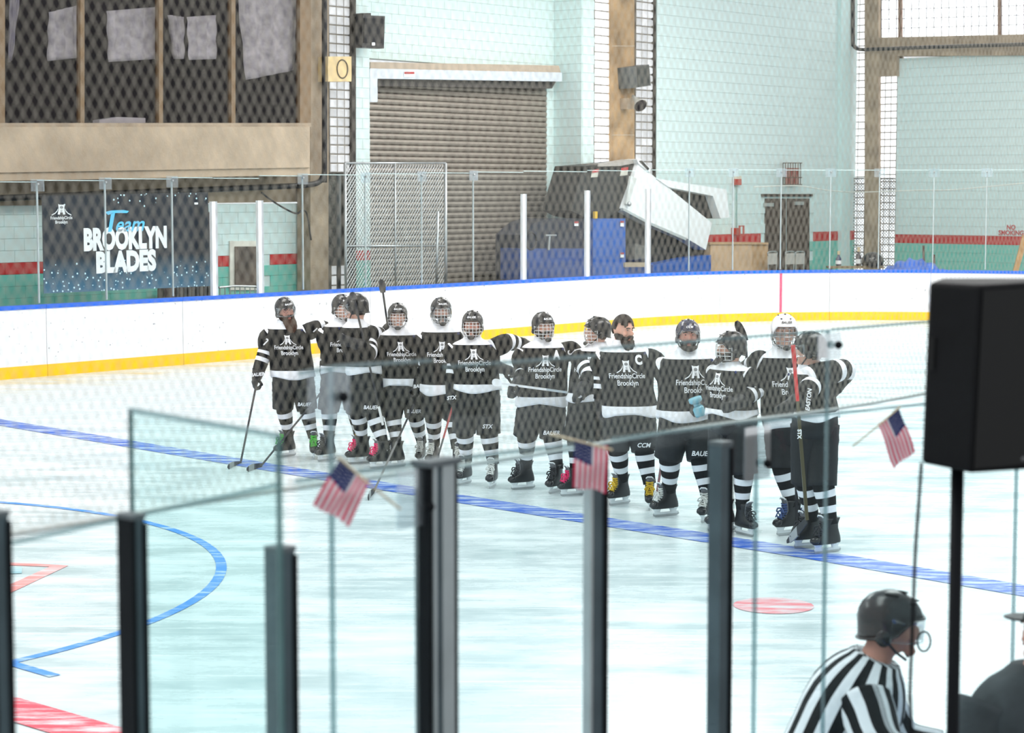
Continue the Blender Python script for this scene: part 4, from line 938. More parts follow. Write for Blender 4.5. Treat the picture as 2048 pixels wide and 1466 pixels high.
def helmet(root, hc, M, k, shell=M_helm, cage='wire', wire=M_wire, mark=True):
    mb = MB(); nu, nv = 36, 9; c = hc + M @ V((0, .008, .018)) * k
    a, b, h = .101, .128, .122
    rs = []
    def bot(ph):   # lower rim height (front = -90 deg)
        f = -math.sin(ph)
        return .030 if f > .75 else (.030 + (.75 - f) / .45 * -.075 if f > .30 else -.045 - (.30 - f) * .03)
    rim = []
    for j in range(nu):
        ph = 2 * math.pi * j / nu; zb = bot(ph); th1 = math.acos(max(-1, min(1, zb / h))); colm = []
        for i in range(nv + 1):
            th = .02 + (th1 - .02) * i / nv
            rg = 1 + .035 * max(0, math.cos(4 * ph + .6)) * math.sin(min(math.pi, th * 1.7)) + (.03 if i == nv else 0)
            st = math.sin(th) if th < 1.57 else 1 - .12 * (th - 1.57)
            colm.append(c + M @ (V((a * st * math.cos(ph) * rg, b * st * math.sin(ph) * rg, h * math.cos(th))) * k))
        rs.append(colm); rim.append(colm[-1])
    mb.rings(rs + [rs[0]], close=False)
    o = mb.build('helmet', shell, root, True, weld=True)
    md = o.modifiers.new('thick', 'SOLIDIFY'); md.thickness = .012 * k; md.offset = -1
    MB().tube(rim + [rim[0]], .006 * k, 6).build('helmet_rim', shell, o, True)
    W = lambda x, y, z: c + M @ (V((x, y, z)) * k)
    vm = mat('helmet_vent', (.003, .003, .003), .9)
    for x, y, z, sx, sy in ((-.035, -.080, .086, .010, .022), (.035, -.080, .086, .010, .022), (-.045, .0, .108, .010, .030), (.045, .0, .108, .010, .030), (0, -.03, .118, .012, .03)):
        MB().ell(W(x, y, z), (sx, sy, .005), M, 10, 6).build('vent', vm, o, True)
    for s in (-1, 1):
        MB().ell(W(s * .094, .005, -.055), (.014, .034, .036), M, 12, 8).build('ear_guard', shell, o, True)
        MB().tube([W(s * .092, .0, -.06), W(s * .075, -.045, -.105), W(s * .03, -.082, -.138)], .006 * k, 5).build('chin_strap', M_blackp, o)
    if mark:
        t = MB(); vs, fs = text2d('BAUER' if mark is True else mark, .024, .0006, .3, 1.1)
        surf_text(t, vs, fs, lambda x, y: W(x, -b * 1.045 * math.sqrt(max(0, 1 - (x / a) ** 2 - ((.05 + y) / h) ** 2)) - .002, .052 + y)); t.build('brand_lettering', M_print if shell is not M_helmw else M_blackp, o)
    if cage in ('wire', 'both'):
        g = MB(); A, B = .100, .138
        def cp(deg, z):
            q = math.sqrt(max(.05, 1 - ((z + .02) / .17) ** 2)); t = R(deg)
            return hc + M @ (V((A * q * math.sin(t), -B * q * math.cos(t) + .01, z)) * k)
        for z in (.030, .0, -.032, -.064, -.096, -.122): g.tube([cp(d, z) for d in range(-82, 83, 12)] if z > -.12 else [cp(d, z) for d in range(-50, 51, 12)], .0030 * k, 4)
        for d in (-78, -52, -30, -10, 10, 30, 52, 78): g.tube([cp(d, z) for z in (.03, .0, -.032, -.064, -.096, -.122 if abs(d) < 50 else -.1)], .0030 * k, 4)
        g.build('face_cage', wire, o)
        MB().ell(hc + M @ (V((0, -.118, -.118)) * k), (.036, .020, .022), M, 14, 8).build('chin_cup', M_blackp, o, True)
    if cage in ('visor', 'both'):
        g = MB(); rs = []
        for z in (.045, .01, -.02, -.045 if cage == 'visor' else -.08):
            rs.append([hc + M @ (V((.105 * math.sin(R(d)), -.138 * math.cos(R(d)) + .012, z)) * k) for d in range(-80, 81, 10)])
        v = g.rings(rs, close=False).build('visor', M_visor, o, True); md = v.modifiers.new('t', 'SOLIDIFY'); md.thickness = .003
        MB().tube(rs[-1], .003, 5).build('visor_edge', M_clear, o)
    return o
def face(root, hc, M, k, skin=M_skin, beard=None, hair=None, smile=False, brow=M_hair, glasses=False):
    W = lambda x, y, z: hc + M @ (V((x, y, z)) * k)
    for s in (-1, 1):
        e = MB().ell(W(s * .031, -.0835, .010), (.0115, .006, .0052), M, 10, 6).build('eye', mat('eye_white', (.40, .36, .34), .3), root, True)
        MB().ell(W(s * .031, -.0893, .010), (.0058, .003, .0050), M, 8, 5).build('iris', M_eye, e, True)
        MB().tube([W(s * .014, -.099, .028), W(s * .032, -.099, .033), W(s * .050, -.088, .027)], .005 * k, 5).build('eyebrow', brow, root, True)
    if smile:
        m = MB().ell(W(0, -.100, -.060), (.026, .008, .013), M, 12, 8).build('mouth', M_lip, root, True); MB().ell(W(0, -.106, -.056), (.019, .005, .006), M, 10, 6).build('teeth', M_tooth, m, True)
    else: MB().ell(W(0, -.101, -.058), (.024, .006, .0075), M, 12, 8).build('mouth', M_lip, root, True)
    if beard:
        bm_, long = beard; mb = MB(); fn = head_fn(1.075)
        mb.ell(hc, (HW, HD, HH), M * k, 32, 24, fn=fn, keep=lambda p: p.z < -.018 - .05 * max(0, -p.y / HD - .55) * 1.6 and p.y < .035 and not (p.z > -.068 and abs(p.x) < .026 and p.y < -.05))
        mb.tube([W(-.036, -.090, -.070), W(-.022, -.104, -.048), W(.0, -.109, -.043), W(.022, -.104, -.048), W(.036, -.090, -.070)], .0080 * k, 6)
        o = mb.build('beard', bm_, root, True); md = o.modifiers.new('t', 'SOLIDIFY'); md.thickness = .012; md.offset = 0
        MB().ell(W(0, -.030, -.072), (.064 * k, .060 * k, .050 * k), M, 18, 12).build('beard_fill', bm_, root, True)
        if long:
            mb = MB(); rs = []
            for f, w_, d_ in ((0, .068, .052), (.25, .070, .050), (.5, .062, .042), (.75, .046, .030), (.92, .026, .018), (1, .006, .006)):
                cc = W(0, -.066 - (.03 + long * .35) * f, -.080 - long * f); rs.append([cc + M @ V((w_ * k * math.cos(t) * (1 + .10 * math.sin(5 * t + 7 * f)), d_ * k * math.sin(t) * (1 + .1 * math.sin(7 * t)), 0)) for t in [2 * math.pi * i / 24 for i in range(24)]])
            mb.rings(rs).build('long_beard', bm_, root, True)
    if hair:
        mb = MB(); keep = {'full': lambda p: p.z > .052 + .022 * math.cos(p.x * 60) or (p.y > -.01 and p.z > -.01) or p.y > .045 and p.z > -.06, 'back': lambda p: p.y > .01 and p.z < .03 and p.z > -.085}[hair[1]]
        o = mb.ell(hc, (HW, HD, HH), M * k, 32, 24, fn=head_fn(1.07), keep=keep).build('hair', hair[0], root, True); md = o.modifiers.new('t', 'SOLIDIFY'); md.thickness = .014; md.offset = 0
    if glasses:
        g = MB()
        for s in (-1, 1): g.tube([W(s * .032 + .024 * math.cos(t * math.pi / 8), -.104 + .012 * abs(math.cos(t * math.pi / 8)), .008 + .018 * math.sin(t * math.pi / 8)) for t in range(17)], .0022, 4)
        g.tube([W(-.01, -.108, .012), W(.01, -.108, .012)], .002, 4); g.build('glasses', M_blackp, root)

def person(label, feet, head, hem, yaw, hyaw, arms, laces='white', hpitch=0, hroll=0, cage='wire', shell=M_helm, wire=M_wire, skin=M_skin, beard=None, hair=None, smile=False, glasses=False,
           helm=True, pants=None, num=None, numR=None, letter=None, logo=True, side=0, wid=1.0, knee=(0, 0), brand=None, mark=True, neck=0, sockm=None):
    G = [onz(x, y, 0) for x, y, _ in feet]
    Y0 = (G[0].y + G[1].y) / 2; ft = (G[0] + G[1]) / 2; s = F / Y0
    yb = (feet[0][1] + feet[1][1]) / 2
    htop = ony(head[0], head[1], Y0 + neck); ht = htop.z; k = ht / 1.93
    root = thing('person', ft, label, 'person', 'hockey players lined up on the blue line')
    B = frame(yaw); X, Yv, Z = B @ V((1, 0, 0)), B @ V((0, 1, 0)), V((0, 0, 1))
    HM = frame(hyaw, hpitch, hroll)
    kh = k * 1.14; drop = .150 if helm else .128
    hc = htop - Z * (drop * kh); hc = V((hc.x, hc.y, hc.z))
    nb = hc - Z * (.172 * k) + V((0, .02, 0))      # neck base
    zh = ony(ft.x / ft.y * F + 1024, hem, Y0).z; zs = nb.z + .0
    pel = V((ft.x * .55 + nb.x * .45, Y0, zh)); top = V((nb.x, nb.y, zs))
    L = zs - zh
    def tc_(f): q = pel.lerp(top, f); return q
    kw = k * wid
    # ---- jersey
    mb = MB(); fr = [x / 40 * 1.12 - .02 for x in range(41)]; rs = []; ph = random.random() * 9
    for f in fr:
        a_, b2 = prof(f); rg = ring_se(tc_(f), X, Yv, a_ * kw, b2 * kw, 2.4, 44)
        if f < .85:
            c = tc_(f); am = .012 * kw * (1 - f * .6)
            rg = [p + (p - c).normalized() * am * mnoise.noise(V((p.x * 9 + ph, p.y * 9, p.z * 4))) * 2 for p in rg]
            rg = [p + Z * (.018 * kw * math.sin(j * .43 + ph) * max(0, .12 - f) / .12) for j, p in enumerate(rg)]
        rs.append(rg)
    mb.rings(rs, at=fr, cap0=True); jer = mb.build('jersey', M_jtorso, root, True, attr=True)
    def chest(x, z, e=.012):
        f = (z - zh) / L; a_, b2 = prof(f); a_ *= kw; b2 *= kw; q = max(0, 1 - min(.99, abs(x / a_)) ** 2.4) ** (1 / 2.4)
        return tc_(f) + X * x - Yv * (b2 * q + e)
    if logo:
        zc = zh + L * .64; u = .088 * kw; mb, md = MB(), MB()
        fc_logo(mb, lambda x, y, e=0: chest(side + x * u * 1.15, zc + y * u * 1.25, .015 + .004 * e), md)
        for s_, sz, dz in (('FriendshipCircle', .066, -.058), ('Brooklyn', .070, -.125)):
            vs, fs = text2d(s_, sz * kw, .0012, 0, .78)
            surf_text(mb, vs, fs, lambda x, y: chest(side + x, zc + dz * kw + y, .015))
        mb.build('chest_logo', M_print, jer); md.build('logo_detail', M_blackp, jer)
    if letter:
        vs, fs = text2d(letter, .115 * kw, .007, 0, .8); mb = MB(); surf_text(mb, vs, fs, lambda x, y: chest(.115 * kw + x, zh + L * .755 + y, .014)); mb.build('captain_letter', M_print, jer)
    # crest on the shoulder
    for sx in (1,):
        mb = MB(); cc = tc_(.90) + X * (.185 * kw) - Yv * (.135 * kw) + Z * .005; mb.ell(cc, (.014, .008, .014), B, 10, 6); mb.build('shoulder_crest', mat('navy_crest', (.02, .03, .12), .6), jer)
    # ---- arms
    body = MB()
    for i, key in enumerate(('L', 'R')):
        sgn = -1 if i == 0 else 1
        S = tc_(.82) + X * (sgn * .180 * kw)
        if key not in arms: continue
        (ex, ey, ed), (wx, wy, wd) = arms[key][:2]
        E = ony(ex, ey, Y0 + ed); W_ = ony(wx, wy, Y0 + wd)
        mid = S.lerp(E, .35) + X * (sgn * .03 * kw) + Z * .01
        sp = crspline([S, mid, E, E.lerp(W_, .6), W_], 7); n = len(sp)
        rr = [(.092 + .022 * math.sin(min(1, j / n * 2.2) * math.pi * .8) - .032 * (j / n)) * kw * (1 + .05 * mnoise.noise(V((j * .8, i * 5 + ph, 0)))) for j in range(n)]
        rr[-1] *= 1.06
        slv = MB().tube(sp, rr, 18, at=True).build('sleeve', M_jslv, jer, True, attr=True)
        tx_ = num if i == 0 else numR
        if tx_: tube_text(slv, 'sleeve_number', tx_, .125 * kw, S.lerp(E, .55), S - E, .112 * kw, V((.2 * sgn, -1, 0)), bold=.0015)
        body.tube([tc_(.72), S.lerp(E, .12), E, W_, W_ + (W_ - E).normalized() * .05], [.04 * k, .045 * k, .04 * k, .034 * k, .03 * k], 10)
        d = (W_ - E).normalized()
        hd = arms[key][2] if len(arms[key]) > 2 else None
        if hd: d = (d + (ony(hd[0], hd[1], Y0 + hd[2]) - W_).normalized() * 1.5).normalized()
        zax = -d; yax = (Yv * .3 + V((sgn * .6, -.5, 0))); yax = (yax - zax * yax.dot(zax)).normalized(); xax = yax.cross(zax)
        m3 = Matrix((xax, yax, zax)).transposed().to_4x4()
        gl = inst(GLOVE if i else GLOVER, 'glove', root, Matrix.Translation(W_ + d * .045 - ft) @ m3 @ Matrix.Diagonal((1.12 * k, 1.12 * k, 1.12 * k, 1)))
    # ---- legs
    hipz = zh + .02; hips = [pel + X * (-.105 * kw) , pel + X * (.105 * kw)]
    if (G[0].x - G[1].x) * (hips[0].x - hips[1].x) < 0 or abs(hips[0].x - hips[1].x) < .05: hips = [pel + V((-.06 * kw, .0, 0)), pel + V((.06 * kw, 0, 0))]
    pm = MB(); a_, b2 = prof(0)
    pm.rings([ring_se(pel + Z * dz, X, Yv, a * kw, b * kw, 2.3, 28) for dz, a, b in ((.18, .22, .165), (.02, .245, .185), (-.08, .25, .19), (-.16, .22, .175), (-.22, .10, .10))])
    for i in (0, 1):
        A = G[i] + Z * (.17 * k); ty = R(feet[i][2]); back = Rz(ty) @ V((0, 1, 0)); A += back * .02
        Hp = hips[i] - Z * (.08 * k); kz = .30 * ht
        t = (Hp.z - kz) / (Hp.z - A.z); K = Hp.lerp(A, t) - back * (.05 * k) + X * knee[i]
        sp = crspline([Hp, Hp.lerp(K, .5) + V((0, 0, 0)), K], 6)
        n = len(sp); pm.tube(sp, [(.150 - .028 * j / n) * kw * (1 + .05 * mnoise.noise(V((j * .9, i * 3 + ph, 2)))) for j in range(n)], 18, flat=1.05)
        S0 = K + (Hp - K).normalized() * .05; sk_ = crspline([S0, S0.lerp(A, .4) + back * (.012 * k), A + Z * (.075 * k)], 6); m = len(sk_)
        MB().tube(sk_, [(.092 - .030 * (j / m) ** 1.2 + .006 * math.sin(j / m * 6)) * kw for j in range(m)], 18, at=True).build('sock', sockm or M_sock, root, True, attr=True)
        body.tube([pel + Z * .1, Hp, K, A], [.10 * k, .08 * k, .05 * k, .026 * k], 12)
        if pants and i == pants[1]:
            tube_text(root, 'pants_lettering', pants[0], .058 * kw, Hp.lerp(K, .76), V((0, 0, 1)), .150 * kw, V((-.05, -1, 0)), shear=.25, bold=.0015, xs=1.0)
        skate(root, G[i], feet[i][2], laces if isinstance(laces, str) else laces[i], k * 1.06)
    pm.build('hockey_pants', M_pants, root, True)
    # ---- continuous body under the clothes, head included
    body.rings([ring_se(tc_(f), X, Yv, prof(f)[0] * kw * .72, prof(f)[1] * kw * .72, 2.2, 20) for f in (-.15, .1, .3, .5, .7, .85, .95, 1.0)])
    body.tube([top - Z * .05, top, hc + HM @ V((0, .025, -.05)) * kh], [.075 * k, .066 * k, .064 * k], 14)
    tmp = MB(); head_mesh(tmp, V((0, 0, 0)), HM); body.add([hc + p * kh for p in tmp.v], tmp.f)
    body.build('body', skin, root, True, remesh=.0105)
    face(root, hc, HM, kh, skin, beard, hair, smile, glasses=glasses)
    if helm: helmet(root, hc, HM, kh, shell, cage, wire, mark)
    return root, hc, k

def stick(label, p_top, p_heel, blade=None, m_shaft=None, tape=True, bm=None, grip=.16, w=.011, tapec=None, mid=None):
    """shaft from butt to heel; blade = tip point"""
    root = thing('hockey_stick', p_heel, label, 'hockey stick', 'hockey sticks held by the players')
    d = (p_top - p_heel).normalized(); m_shaft = m_shaft or mat('black_carbon_shaft', (.02, .02, .024), .4)
    side = d.cross(V((0, 1, 0))).normalized(); fw = side.cross(d).normalized()
    L = (p_top - p_heel).length
    def bar(a, b, ww, mm, nm):
        c = (p_heel + d * a + p_heel + d * b) / 2; return MB().box(c, (ww * 2, ww * 2.6, b - a), (side, fw, d)).build(nm, mm, root)
    if mid: bar(0, L * mid[0], w, mid[1], 'lower_shaft'); bar(L * mid[0], L - grip, w, m_shaft, 'shaft')
    else: bar(0, L - grip, w, m_shaft, 'shaft')
    bar(L - grip, L, w * 1.2, tapec or mat('white_tape', (.7, .7, .68), .9), 'grip_tape')
    if blade is not None:
        t = blade - p_heel; n = 8; rs = []
        up = V((0, 0, 1)) if abs(t.normalized().z) < .7 else V((1, 0, 0)); up = (up - t.normalized() * up.dot(t.normalized())).normalized(); nn = t.normalized().cross(up)
        for i in range(n + 1):
            f = i / n; c = p_heel + t * f + nn * (.02 * math.sin(f * 1.8)); hh = (.028 + .012 * math.sin(f * math.pi)) * (1 if f < .85 else 1 - (f - .85) * 3.5)
            rs.append([c - up * hh - nn * .005, c - up * hh + nn * .005, c + up * hh + nn * .005, c + up * hh - nn * .005])
        b = MB().rings(rs).build('blade', bm or mat('black_blade', (.02, .02, .022), .6), root)
        if tape: MB().rings([[p + (p - (r[0] + r[2]) / 2) * .12 for p in r] for r in rs[4:8]]).build('blade_tape', mat('grey_blade_tape', (.34, .35, .35), .9), b)
    return root
# ------------------------------------------------------------------ the team
PLAYERS = [
 dict(label='laughing bearded player in glasses at the left end of the line', feet=[(574, 913, -45), (627, 916, 8)], head=(570, 592), hem=752, yaw=6, hyaw=30, hroll=-8, hpitch=4,
      arms=dict(L=[(531, 700, -.02), (517, 742, -.08), (512, 765, -.12)], R=[(640, 655, .12), (672, 662, .25)]), laces='green', cage='visor', skin=M_skin2, beard=(M_hairb, .17), smile=True, glasses=True, num='7', numR='7', pants=('BAUER', 1)),
 dict(label='caged player partly hidden behind the embracing teammate with pink laces', feet=[(655, 921, -40), (718, 914, -5)], head=(684, 586), hem=742, yaw=14, hyaw=30, arms=dict(L=[(656, 702, .0), (652, 744, -.06), (655, 770, -.1)], R=[(722, 700, .1), (730, 735, .1)]), laces=('black', 'yellow'), num=None),
 dict(label='player with pink laces turned away hugging the caged teammate', feet=[(722, 927, -62), (765, 936, -58)], head=(712, 584), hem=742, yaw=-108, hyaw=-118, hpitch=10, arms=dict(L=[(738, 706, -.30), (718, 690, -.34), (705, 688, -.34)], R=[(770, 672, .25), (779, 658, .2)]), laces='pink', logo=False, cage='visor', hair=(M_hair, 'back'), numR=None, pants=('BAUER', 1), neck=-.1),
 dict(label='smiling caged player with white laces fourth in the line', feet=[(790, 934, -62), (843, 927, -10)], head=(795, 603), hem=768, yaw=2, hyaw=4, arms=dict(L=[(778, 712, .1), (782, 755, .1)], R=[(850, 712, .05), (838, 764, -.15), (832, 790, -.2)]), laces='white', smile=True, side=.02, pants=('BAUER', 1)),
 dict(label='tallest caged player with short beard looking up at centre left', feet=[(868, 933, -20), (914, 941, 10)], head=(882, 592), hem=783, yaw=3, hyaw=10, arms=dict(L=[(852, 702, .0), (850, 746, .05)], R=[(950, 716, .34), (995, 734, .30), (1012, 738, .3)]), laces='white', beard=(M_hair, 0), cage='both', num='1'),
 dict(label='reddish bearded caged player left of the one with letter A', feet=[(931, 968, -28), (986, 974, -14)], head=(945, 618), hem=778, yaw=2, hyaw=-6, arms=dict(L=[(911, 726, .0), (904, 766, -.05), (900, 795, -.08)], R=[(1016, 684, .12), (1046, 690, .28)]), laces='white', skin=M_skin2, beard=(M_hairb, 0), pants=('STX', 1), wid=1.04),
 dict(label='caged player with white letter A on the chest', feet=[(1048, 978, -60), (1113, 985, -32)], head=(1086, 621), hem=806, yaw=8, hyaw=24, arms=dict(L=[(1049, 742, -.05), (1040, 762, -.18), (1018, 778, -.24)], R=[(1146, 702, .1), (1172, 742, .22)]), laces='black', letter='A', beard=(M_hair, 0), pants=('BAUER', 1), numR='2', wid=1.05),
 dict(label='caged player in left profile beside the bareheaded captain', feet=[(1147, 991, -62), (1192, 988, -40)], head=(1195, 630), hem=798, yaw=-22, hyaw=-82, arms=dict(L=[(1178, 748, -.1), (1170, 770, -.2), (1155, 782, -.24)], R=[(1216, 745, .1), (1214, 785, .1)]), laces='pink', hair=(M_hairb, 'back'), skin=M_skin, neck=.15),
 dict(label='bareheaded captain with long black beard and letter C', feet=[(1241, 1009, -48), (1299, 1017, -4)], head=(1246, 629), hem=826, yaw=4, hyaw=42, hpitch=10, arms=dict(L=[(1206, 748, .04), (1203, 798, .02), (1203, 820, 0)], R=[(1322, 735, .06), (1338, 768, .16)]), laces='yellow', helm=False, hair=(M_hair, 'full'), beard=(M_hair, .13), letter='C', pants=('CCM', 1), side=-.01, wid=1.06),
 dict(label='broad dark bearded player in navy helmet holding a water bottle', feet=[(1334, 1032, -60), (1413, 1042, -24)], head=(1376, 635), hem=834, yaw=8, hyaw=2, arms=dict(L=[(1338, 762, .12), (1345, 800, .15)], R=[(1428, 765, -.02), (1414, 798, -.2), (1400, 812, -.26)]), laces='white', shell=M_helmn, cage='visor', skin=M_skin2, beard=(M_hair, .05), pants=('BAUER', 1), wid=1.1, mark='CCM', side=.03),
 dict(label='bearded caged player in left profile just left of the white helmet', feet=[(1446, 1062, -70), (1487, 1070, 30)], head=(1462, 659), hem=828, yaw=-48, hyaw=-80, arms=dict(L=[(1440, 770, .15), (1442, 800, .1)], R=[(1512, 778, -.12), (1484, 800, -.25), (1468, 806, -.3)]), laces='black', beard=(M_hair, .04), wire=M_wire, numR='7', neck=.0, hair=(M_hair, 'back')),
 dict(label='tall caged player in the white helmet near the right end', feet=[(1582, 1069, -58), (1618, 1064, -20)], head=(1569, 624), hem=850, yaw=4, hyaw=2, arms=dict(L=[(1520, 722, .12), (1492, 738, .3)], R=[(1612, 745, .15), (1640, 740, .35)]), laces='blue', shell=M_helmw, wire=M_wirek, side=.0),
 dict(label='player with his back turned at the right end of the line', feet=[(1619, 1095, -64), (1657, 1105, -58)], head=(1620, 659), hem=832, yaw=-112, hyaw=-112, hpitch=6, arms=dict(L=[(1618, 778, -.30), (1597, 800, -.36), (1583, 806, -.38)], R=[(1690, 740, .1), (1668, 775, .2)]), laces=('black', 'black'), logo=False, hair=(M_hairb, 'back'), cage='visor', numR=None, neck=-.05, wid=1.02),
]
PK = [person(**p) for p in PLAYERS]
def PY(i): f = PLAYERS[i]['feet']; return (onz(f[0][0], f[0][1]).y + onz(f[1][0], f[1][1]).y) / 2
def pt(i, x, y, dy=0): return ony(x, y, PY(i) + dy)
redm = mat('red_shaft', (.55, .03, .03), .4); wtape = mat('white_tape', (.7, .7, .68), .9); ktape = mat('black_tape', (.02, .02, .02), .9)
stick('black stick held down by the laughing player on the left', pt(0, 517, 748, -.14), onz(481, 927), onz(459, 934, .03), tapec=ktape)
stick('black stick crossing low in front of the second player', pt(1, 653, 772, -.18), onz(523, 931, .02), onz(497, 939, .03), tapec=ktape)
stick('upright black stick with white butt held by the hugging player', pt(2, 766, 850, -.36), pt(2, 709, 600, -.36), pt(2, 703, 583, -.30), tape=False, grip=.22)
stick('thin stick rising above the boards beside the hugging player', pt(2, 788, 740, .18), pt(2, 766, 585, .2), pt(2, 763, 558, .28), tape=False, tapec=mat('red_tape', (.5, .03, .03), .8))
stick('dark stick slanting down in front of the fourth player', pt(3, 834, 796, -.26), onz(748, 982, .02), onz(740, 996, .03), tapec=ktape, mid=(.5, mat('grey_shaft', (.14, .14, .14), .5)))
stick('red and black stick beside the left leg of the reddish bearded player', pt(5, 909, 800, -.1), onz(871, 930, .02), onz(862, 944, .03), m_shaft=redm, tapec=ktape, mid=(.45, mat('grey_shaft', (.14, .14, .14))), tape=False)
stick('pale stick held level by the player with letter A', pt(6, 1166, 789, -.28), pt(6, 1003, 767, -.30), pt(6, 984, 764, -.30), m_shaft=mat('pale_blue_shaft', (.40, .46, .50), .35), tapec=ktape, bm=mat('white_blade', (.75, .76, .78), .5), tape=False, mid=(.55, mat('white_shaft', (.72, .73, .75), .35)))
stick('dark stick leaning between the bearded player and the letter A player', pt(6, 1006, 738, -.05), pt(6, 1055, 822, -.12), None, tapec=ktape)
stick('dark red stick standing beside the right skate of the captain', pt(9, 1330, 880, .1), onz(1314, 985, .02), onz(1306, 1000, .03), m_shaft=mat('dark_red_shaft', (.20, .01, .025), .4), tape=False, bm=mat('white_blade', (.75, .76, .78)))
stick('stick with black blade raised behind the bearded profile player', pt(10, 1500, 830, .25), pt(10, 1491, 682, .25), pt(10, 1473, 643, .22), tape=False, tapec=ktape)
stick('thin black stick held down by the bearded profile player', pt(10, 1446, 800, -.1), onz(1436, 1062, .02), onz(1442, 1082, .03), tape=False, tapec=ktape, w=.009)
stick('red topped stick with lettering held by the player at the right end', pt(12, 1586, 690, -.42), pt(12, 1614, 1040, -.50), onz(1570, 1084, .04), m_shaft=redm, tapec=redm, mid=(.68, mat('gold_black_shaft', (.06, .05, .02), .4)), w=.014)
stick('second dark stick hanging beside the red topped stick', pt(11, 1588, 800, -.40), onz(1594, 1050, .12), onz(1586, 1075, .04), tapec=ktape, tape=False)
# lettering on the red topped stick
mbs = MB(); p0 = pt(12, 1599, 868, -.56) - V((.016, 0, 0)); text_on(mbs, 'STX', .046, p0, V((0, 0, -1)), V((1, 0, 0)), None, bold=.002); mbs.build('shaft_lettering', M_print, [o for o in bpy.data.objects if o.get('label', '').startswith('red topped stick')][0])
# glove lettering
for i, tx, x, y, dy in ((0, 'BAUER', 515, 752, -.20), (3, 'BAUER', 841, 775, -.27), (5, 'STX', 903, 799, -.20), (12, 'EASTON', 1621, 800, -.47)):
    mbs = MB(); text_on(mbs, tx, .055 if tx != 'EASTON' else .05, pt(i, x, y, dy), V((1, 0, .1)) if i != 12 else V((.1, 0, 1)), V((-.1, 0, 1)) if i != 12 else V((-1, 0, .1)), None, bold=.002, shear=.2); mbs.build('glove_lettering', M_print, PK[i][0])
# water bottle in a hand
P = pt(9, 1402, 832, -.34); Q = pt(9, 1390, 798, -.34); d = (Q - P).normalized(); wb = thing('water_bottle', P, 'translucent blue water bottle in the hand of the navy helmet player', 'bottle')
M_bot = mat('translucent_blue_plastic', (.16, .42, .52), .2, var=.1, spec=.6)
MB().tube([P, P + d * .02, P + d * .08, P + d * .10], [.050, .056, .056, .045], 16).build('bottle_body', M_bot, wb, True)
MB().tube([P + d * .10, P + d * .14], [.036, .036], 14).build('bottle_neck', M_bot, wb, True); MB().tube([P + d * .135, P + d * .150, P + d * .185, P + d * .19], [.05, .065, .065, .055], 16).build('bottle_cap', mat('pale_blue_cap', (.22, .48, .58), .4), wb, True)

